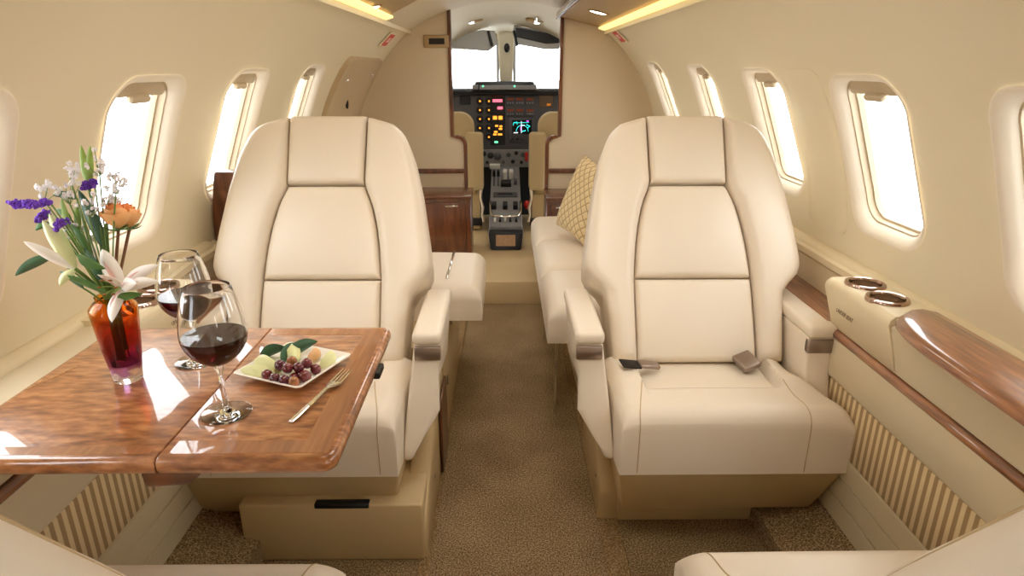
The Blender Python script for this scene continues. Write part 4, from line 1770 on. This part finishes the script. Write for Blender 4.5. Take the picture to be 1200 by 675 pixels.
# roses
for (px, py, Y, rs, lab) in ((139, 256, VY + .01, .0165, 'orange rose at the front of the bouquet, left of the pair'), (152, 255, VY + .035, .0155, 'orange rose tucked behind the other rose, right of the pair')):
    e = empty('rose', VT, lab, 'flower', 'orange roses in the vase')
    c = stemfrom(px, py + 12, Y, e, .0023, STEMR, .0)
    for nm, m_, rings in (('inner_petals', ROSEI, ((2, .26, 1.16, -.1), (3, .46, 1.18, -.15), (4, .64, 1.14, -.08))),
                          ('outer_petals', ROSE, ((4, .80, .98, .06), (5, .96, .80, .40)))):
        b = B()
        for ring, (n, rr_, h, op) in enumerate(rings):
            for k in range(n):
                a = 2 * PI * k / n + ring * .7 + n

                def fn(u, v, a=a, rr_=rr_, h=h, op=op, n=n):
                    aa = a + (u - .5) * (2 * PI / n) * 1.4
                    rad = rs * rr_ * (math.sin(min(1, v * 1.35) * PI / 2) ** .8) * (1 + op * max(0, v - .6) * 1.6)
                    hh = rs * 2.05 * h * v * (1 - .16 * (2 * u - 1) ** 2 * v)
                    rad *= 1 + .09 * (2 * u - 1) ** 2 * (1 if u > .5 else -.4)
                    return c + Vector((rad * math.cos(aa), rad * math.sin(aa), hh))
                b.grid(fn, 8, 9, thick=.0006)
        b.done(nm, m_, e, angle=70)
    b = B()
    for k in range(5):
        a = 2 * PI * k / 5
        d = Vector((math.cos(a), math.sin(a), 0))
        petal(b, c + Vector((0, 0, -.001)), c + d * rs * 1.15 + Vector((0, 0, .004)), d * .004 + Vector((0, 0, -.004)), .0035, d.cross(Vector((0, 0, 1))))
    b.done('sepals', LEAF, e)

# open lily at the front
e = empty('lily', VT, 'open white lily with pink throat hanging over the vase rim', 'flower', 'white lilies in the vase')
c = stemfrom(142, 338, VY - .030, e, .003, STEM, .01)
tips = [(120, 292, .0, .013), (186, 310, -.01, .010), (187, 330, -.03, .009), (131, 378, -.05, .011), (116, 322, -.045, .010), (160, 332, -.06, .009)]
for (tx, ty, dy, w) in tips:
    b = B()
    tp = at(tx, ty, Y=VY - .03 + dy)
    ax = (tp - c)
    petal(b, c, tp, Vector((0, -.012, .010)), w, ax.cross(Vector((0, -1, .3))), fold=-.35)
    b.done('petal', LILY, e)
    b = B()
    petal(b, c + ax * .04 + Vector((0, -.0018, .0012)), c + ax * .62 + Vector((0, -.0125, .0085)) * .9, Vector((0, -.006, .005)), w * .20, ax.cross(Vector((0, -1, .3))), fold=-.2)
    b.done('petal_stripe', LILYP, e)
b = B()
for k in range(6):
    a = 2 * PI * k / 6
    tp = c + Vector((.012 * math.cos(a), -.030, .012 * math.sin(a) + .012))
    b.tube(strand(c, tp, .004, 5), .0007, 5)
b.done('stamens', LEAFL, e)
b = B()
for k in range(6):
    a = 2 * PI * k / 6
    tp = c + Vector((.012 * math.cos(a), -.030, .012 * math.sin(a) + .012))
    b.ball(tp, (.0035, .0014, .0014), 8)
b.done('anthers', ANTH, e)

# half-open lily at the left and its buds
e = empty('lily', VT, 'half open pale lily leaning to the left of the bouquet', 'flower', 'white lilies in the vase')
c = stemfrom(88, 315, VY - .01, e, .0028, STEM, .01)
for (tx, ty, dy, w, m) in ((50, 258, -.01, .011, LILYB), (58, 250, .01, .010, LILYB), (28, 283, -.02, .008, LILY), (70, 335, -.02, .007, LILYB)):
    b = B()
    tp = at(tx, ty, Y=VY - .01 + dy)
    ax = tp - c
    petal(b, c, tp, Vector((-.002, -.010, .006)), w, ax.cross(Vector((0, -1, .2))), fold=-.5)
    b.done('petal', m, e)
e = empty('lily', VT, 'closed green lily bud standing at the top of the bouquet', 'flower', 'white lilies in the vase')
c = stemfrom(104, 218, VY + .02, e, .0022, STEM, .0)
b = B()
for (tx, ty, w) in ((95, 170, .0055), (106, 171, .0055), (100, 182, .005)):
    tp = at(tx, ty, Y=VY + .02)
    petal(b, c, tp, Vector((0, -.004, 0)), w, (1, .2, 0), fold=-.5)
b.done('bud', LEAFL, e)

# statice spikes: purple tufts and white sprays
for (pts, lab) in (((( 14, 240), (25, 240), (36, 240), (48, 240), (58, 236)), 'long purple statice spike pointing left out of the bouquet'),
                   (((44, 258), (50, 254), (54, 250)), 'short purple tuft just below the long purple spike'),
                   (((64, 268), (71, 263), (77, 259)), 'purple tuft at the middle of the bouquet beside the pale lily'),
                   (((98, 219), (105, 217), (111, 215)), 'purple tuft high in the bouquet beside the dark leaf')):
    e = empty('statice', VT, lab, 'flower', 'purple statice in the vase')
    Y = VY + random.uniform(-.02, .02)
    stemfrom(pts[-1][0], pts[-1][1], Y, e, .0013)
    P_ = [at(x, y, Y=Y) for x, y in pts]
    B().tube(P_, .0012, 6).done('spike_stem', STEM, e)
    b = B()
    for a, c in zip(P_, P_[1:]):
        for k in range(34):
            q = a.lerp(c, random.random()) + Vector((random.gauss(0, .0015), random.gauss(0, .003), random.uniform(-.0035, .0055)))
            M = Matrix.Rotation(random.uniform(0, 6), 4, 'X') @ Matrix.Rotation(random.uniform(0, 6), 4, 'Z')
            b.ball(q, (.0028, .0018, .0034), 6, M=M)
    b.done('florets', PURP, e)
for (px, py, n, lab) in ((52, 222, 12, 'white statice spray at the upper left of the bouquet'), (84, 202, 12, 'white statice spray beside the green bud, to its left'),
                         (82, 226, 12, 'white statice spray left of the long dark leaf'), (117, 192, 12, 'white statice spray right of the green bud'),
                         (104, 240, 9, 'small white statice spray over the long dark leaf'),
                         (88, 268, 16, 'white statice spray in the middle of the bouquet'), (136, 213, 12, 'pale statice spray against the bright window'),
                         (126, 234, 10, 'pale statice spray low against the bright window'), (105, 288, 9, 'white statice spray above the round leaf')):
    e = empty('statice_spray', VT, lab, 'flower', 'white statice in the vase')
    Y = VY + random.uniform(-.01, .04)
    t_ = stemfrom(px, py + 14, Y, e, .0011)
    bs, bf = B(), B()
    for k in range(n):
        q = at(px + random.gauss(0, 7), py + random.gauss(0, 6.5), Y=Y + random.gauss(0, .008))
        bs.tube(strand(t_, q, -.002, 4), .0005, 5)
        for j in range(4):
            M = Matrix.Rotation(random.uniform(0, 6), 4, 'X') @ Matrix.Rotation(random.uniform(0, 6), 4, 'Z')
            bf.ball(q + Vector((random.gauss(0, .0016), random.gauss(0, .0016), random.gauss(0, .0016))), (.0026, .0016, .0033), 6, M=M)
    bs.done('branches', STEM, e)
    bf.done('florets', WFLO, e)

# leaves
for (x0, y0, x1, y1, w, m, dy, side, lab) in (
        (122, 292, 92, 222, .0135, LEAFD, .01, (1, -.3, .3), 'long dark green leaf standing in the middle of the bouquet'),
        (60, 300, 18, 323, .008, LEAFD, .0, (.2, -.4, 1), 'narrow dark leaf pointing down to the left'),
        (92, 300, 124, 315, .013, LEAF, -.04, (.3, -.5, 1), 'broad round green leaf above the open lily'),
        (128, 345, 72, 322, .0075, LEAF, -.02, (.2, -.4, 1), 'narrow green leaf low on the left over the vase rim'),
        (90, 232, 62, 229, .006, LEAFD, .02, (.1, -.3, 1), 'small dark leaf curling beside the purple spike'),
        (82, 275, 72, 232, .007, LEAFL, .02, (1, -.3, .2), 'pale green leaf behind the purple tuft'),
        (92, 275, 90, 236, .007, LEAFL, .03, (1, -.3, .2), 'pale green leaf left of the long dark leaf'),
        (138, 350, 168, 344, .007, LEAF, -.05, (.2, -.3, 1), 'small green leaf under the open lily'),
        (60, 262, 42, 270, .005, LEAF, .02, (.2, -.3, 1), 'small leaf below the purple tuft on the left'),
        (104, 300, 84, 262, .010, LEAF, .015, (1, -.4, .3), 'mid green leaf behind the pale half open lily'),
        (118, 330, 98, 290, .012, LEAFD, -.01, (1, -.4, .2), 'dark green leaf rising behind the round leaf'),
        (124, 300, 118, 262, .009, LEAF, .02, (1, -.3, .1), 'upright green leaf below the orange roses'),
        (98, 338, 70, 318, .010, LEAFD, -.01, (.3, -.5, 1), 'dark leaf under the pale half open lily'),
        (84, 258, 66, 246, .008, LEAF, .03, (.3, -.4, 1), 'green leaf behind the purple tuft pointing left'),
        (124, 262, 132, 226, .006, LEAFD, .04, (1, -.3, .2), 'dark leaf behind the orange roses')):
    e = empty('leaf_sprig', VT, lab, 'leaf', 'leaves in the bouquet')
    p0, p1 = at(x0, y0, Y=VY + dy), at(x1, y1, Y=VY + dy)
    pin = VT + Vector((random.uniform(-.008, .008), random.uniform(-.008, .008), -.02))
    B().tube([pin + Vector((0, 0, -.07))] + strand(pin, p0, .005), .0014, 6).done('stem', STEM, e)
    b = B()
    petal(b, p0, p1, Vector((0, -.006, .006)), w, side, fold=-.3)
    b.done('leaf_blade', m, e)

# square plate
pc = [at(x, y, Z=TZ + .012) for x, y in ((272, 437), (356, 457), (413, 417), (335, 402))]
cen = sum(pc, Vector()) / 4
ux = ((pc[1] - pc[0]) + (pc[2] - pc[3])).normalized()
uy = Vector((-ux.y, ux.x, 0))
HS = .066
Mp = frame_m((cen.x, cen.y, TZ), ux, uy, (0, 0, 1))
lo = []
for (hs, r, z) in ((.040, .008, .0006), (.044, .008, .0006), (.054, .009, .006), (HS, .009, .0125), (HS + .001, .009, .0145), (HS - .002, .009, .0152), (.056, .009, .0105), (.046, .009, .0062)):
    lo.append([(x, y, z) for x, y in rr(0, 0, hs, hs, r, 5)])
b = B()
b.loft(lo)
bmesh.ops.transform(b.bm, matrix=Mp, verts=b.bm.verts)
b.single('plate', CERAM, 'square white plate of fruit on the wooden table', 'plate', base=(cen.x, cen.y, TZ))
FZ = TZ + .0064


def onplate(px, py, z):
    return at(px, py, Z=z)


# grapes, each with its stem scar
grs = [(314, 440, 0, 0), (327, 445, 0, 1), (341, 444, 2, 0), (352, 442, 0, 0), (347.5, 447.5, 1, 0), (358, 441, 0, 0), (370, 433, 0, 0),
       (309.5, 437.5, 2, 0), (329, 427, 0, 1), (337.5, 431, 0, 1), (348, 432, 2, 1), (358.5, 428, 0, 1), (342.5, 423, 0, 2), (321, 443, 2, 0)]
lab_g = ['on the left end of the heap', 'at the lower left of the heap', 'low in the middle of the heap', 'low, right of the middle of the heap', 'amber brown one at the front of the heap',
         'large one at the right front of the heap', 'at the right end of the heap', 'half hidden at the far left of the heap', 'upper left on the heap', 'in the centre of the heap', 'right of the centre on the heap',
         'upper right on the heap', 'topmost at the back of the heap', 'dark one between the left grapes']
placed = []
gi = [(313, 439, 0), (322, 443.5, 2), (333, 446, 2), (344.5, 447.5, 1), (357.5, 441, 0), (370, 433, 0), (328, 428, 2), (337, 431.5, 0), (348, 431, 2), (358.5, 426.5, 0), (342, 423.5, 1), (350, 440, 0)]
gl_ = ['leftmost grape of the heap on the plate', 'second grape from the left in the front row on the plate', 'dark grape in the front row beside the amber one', 'amber brown grape at the front of the heap',
       'large red grape right of the amber one', 'rightmost grape of the heap on the plate', 'grape at the upper left of the heap', 'red grape in the middle of the heap', 'dark grape right of the middle of the heap',
       'grape at the upper right of the heap near the peach slice', 'topmost grape at the back of the heap', 'grape peeping out behind the amber one']
for (px, py, mi), lab in zip(gi, gl_):
    up = py < 433 and px < 362
    z = FZ + (.0085 if not up else .019)
    p = at(px, py, Z=z)
    r = .0088 if px not in (357.5,) else .0098
    for q, rq in placed:                       # keep them from sinking into each other
        d = p - q
        if d.length < (r + rq) * .97:
            p = q + d.normalized() * (r + rq) * .97
    placed.append((p, r))
    e = empty('grape', (p.x, p.y, p.z - r), lab, 'grape', 'grapes on the plate')
    b = B()
    b.ball(p, (r, r * .98, r * 1.06), 20, M=Matrix.Rotation(random.uniform(0, .8), 4, 'X'))
    b.done('berry', GRAPE[mi], e)
    b = B()
    b.ball(p + Vector((random.uniform(-.3, .3), -.6, .72)).normalized() * r * 1.0, .0011, 6)
    b.done('stem_scar', ANTH, e)


def slice_(p0, p1, bulge, w, h, lab, flesh, rind, name='melon_slice'):
    """a crescent wedge lying from p0 to p1"""
    p0, p1 = Vector(p0), Vector(p1)
    d = (p1 - p0)
    n2 = Vector((-d.y, d.x, 0)).normalized()
    e = empty(name, ((p0.x + p1.x) / 2, (p0.y + p1.y) / 2, min(p0.z, p1.z)), lab, 'fruit', 'fruit slices on the plate')
    L1, L2 = [], []
    n = 14
    for i in range(n + 1):
        k = i / n
        s_ = math.sin(PI * (.04 + .92 * k)) ** .6
        c = p0 + d * k + n2 * bulge * math.sin(PI * k)
        a = w * 1.15 * s_
        hh = h * 1.3 * s_
        L1.append([c + n2 * (-a) + Vector((0, 0, 0)), c + n2 * (a) + Vector((0, 0, 0)), c + n2 * a * .9 + Vector((0, 0, hh * .5)), c + n2 * (a * .2) + Vector((0, 0, hh)), c + n2 * (-a * .8) + Vector((0, 0, hh * .75))])
        L2.append([c + n2 * (a * .99) + Vector((0, 0, 0)), c + n2 * (a * 1.10) + Vector((0, 0, hh * .02)), c + n2 * (a * 1.02) + Vector((0, 0, hh * .52)), c + n2 * (a * .9) + Vector((0, 0, hh * .5))])
    B().loft(L1).done('flesh', flesh, e, angle=60)
    B().loft(L2).done('rind', rind, e, angle=60)
    return e


zz = FZ + .001
slice_(at(283, 435, Z=zz + .004), at(327, 443, Z=zz), .002, .010, .012, 'long pale melon slice along the left side of the plate', MELON, MELONR)
slice_(at(300, 425, Z=zz + .002), at(328, 437, Z=zz + .004), -.002, .011, .017, 'pale melon slice behind the grapes on the left', MELON, MELONR)
slice_(at(336, 406, Z=zz + .012), at(347, 424, Z=zz + .006), .002, .0105, .012, 'white melon slice standing up at the back of the plate', MELON, MELON)
slice_(at(376, 432, Z=zz), at(392, 417, Z=zz + .004), -.003, .0075, .014, 'green skinned slice at the right of the plate', MELON, MELONR)
slice_(at(362, 424, Z=zz + .004), at(374, 413, Z=zz + .007), -.002, .007, .012, 'peach slice with orange skin behind the grapes on the right', PEACH, PEACHR, 'peach_slice')
for (x0, y0, x1, y1, w, lab) in ((305, 420, 337, 408, .013, 'dark green garnish leaf at the back left of the plate'), (338, 418, 372, 400, .012, 'dark green garnish leaf rising at the back right of the plate'),
                                 (330, 424, 352, 402, .011, 'small garnish leaf between the white slice and the right leaf')):
    p0, p1 = at(x0, y0, Z=FZ + .008), at(x1, y1, Z=FZ + .020)
    b = B()
    petal(b, p0, p1, Vector((0, 0, .010)), w, (-.5, -.5, .6), fold=.35)
    b.single('garnish_leaf', LEAFD, lab, 'leaf', 'garnish leaves on the plate')

# fork
e_p = [at(341, 494, Z=TZ + .003), at(380, 464, Z=TZ + .006), at(386, 458, Z=TZ + .006), at(409, 437, Z=TZ + .006)]
f0, f1 = at(341, 494, Z=TZ + .003), at(408, 437, Z=TZ + .003)
d = (f1 - f0)
LF = d.length
fx = d.normalized()
fyv = Vector((-fx.y, fx.x, 0))
Mf = frame_m(f0, fx, fyv, (0, 0, 1))
e = empty('fork', f0, 'silver dessert fork on the table beside the plate', 'fork')
hprof = smoothtab([(0, .0042), (.01, .0050), (LF * .30, .0040), (LF * .55, .0026), (LF * .62, .0034), (LF * .68, .0095), (LF * .76, .0105)], .004)
zpro = interp([(0, .001), (LF * .35, .003), (LF * .58, .006), (LF * .68, .0035), (LF * .76, .002), (LF, .006)])
lo = []
n = 28
for i in range(n + 1):
    x = LF * .765 * i / n
    w, z = hprof(x), zpro(x)
    t_ = .0017 if x < LF * .6 else .0011
    lo.append([(x, -w, z - t_ * .3), (x, -w * .6, z - t_), (x, w * .6, z - t_), (x, w, z - t_ * .3), (x, w * .6, z + t_ * .6), (x, -w * .6, z + t_ * .6)])
b = B()
b.loft(lo)
b.done('handle', STEEL, e, M=Mf)
for k in range(4):
    yk = -.0086 + .00573 * k
    b = B()
    lo = []
    for i in range(9):
        x = LF * .755 + LF * .245 * i / 8
        z = zpro(x)
        w = .0016 * (1 - .45 * i / 8)
        lo.append([(x, yk * (1 - .06 * i / 8) - w, z - .0008), (x, yk * (1 - .06 * i / 8) + w, z - .0008), (x, yk * (1 - .06 * i / 8) + w, z + .0008), (x, yk * (1 - .06 * i / 8) - w, z + .0008)])
    b.loft(lo)
    b.done('tine', STEEL, e, M=Mf)

# ================================================================== LIGHT
w = bpy.data.worlds.new('daylight')
S.world = w
w.use_nodes = True
bg = w.node_tree.nodes['Background']
bg.inputs['Color'].default_value = (.93, .97, 1.0, 1)
bg.inputs['Strength'].default_value = 6.5


def area(name, loc, sx, sy, power, col, tgt):
    ld = bpy.data.lights.new(name, 'AREA')
    ld.shape = 'RECTANGLE'
    ld.size, ld.size_y = sx, sy
    ld.energy = power
    ld.color = col
    o = bpy.data.objects.new(name, ld)
    C.objects.link(o)
    o.location = loc
    o.rotation_euler = (Vector(tgt) - Vector(loc)).to_track_quat('-Z', 'Y').to_euler()
    return o


WARM = (1.0, .95, .88)


def fill_spot(loc, tgt, power, spread=100, sx=.22, sy=.22):
    o = area('fill_light', loc, sx, sy, power, WARM, tgt)  # added fill light out of view, not a cabin fixture
    o.data.spread = math.radians(spread)
    return o


for sx in (-1, 1):
    fill_spot((XC + sx * .26, .85, 1.45), (sx * .50, 1.62, .45), 2.1, 105)  # added forward-aimed fill for the two facing armchairs
for y, pw in ((1.35, 2.0), (2.3, 2.2), (3.2, 2.2)):
    area('fill_light', (XC, y, 1.46), .30, .50, pw, WARM, (XC, y, 0))  # added overhead fill along the aisle, no fixture behind it
area('cockpit_area_light', (XC, 4.3, 1.44), .3, .3, 1.2, (1, .95, .88), (XC, 4.3, 0))  # bare area light under the cockpit ceiling, without a fixture

S.view_settings.view_transform = 'Standard'
S.view_settings.look = 'None'
S.view_settings.exposure = 0.0
S.view_settings.gamma = 1.0
S.view_settings.use_curve_mapping = False
S.cycles.max_bounces = 10
S.cycles.diffuse_bounces = 6
S.cycles.transmission_bounces = 10
S.cycles.glossy_bounces = 5
S.cycles.use_denoising = True
S.cycles.sample_clamp_indirect = 8
S.cycles.caustics_refractive = True
S.cycles.blur_glossy = 1.0
S.cycles.caustics_reflective = False
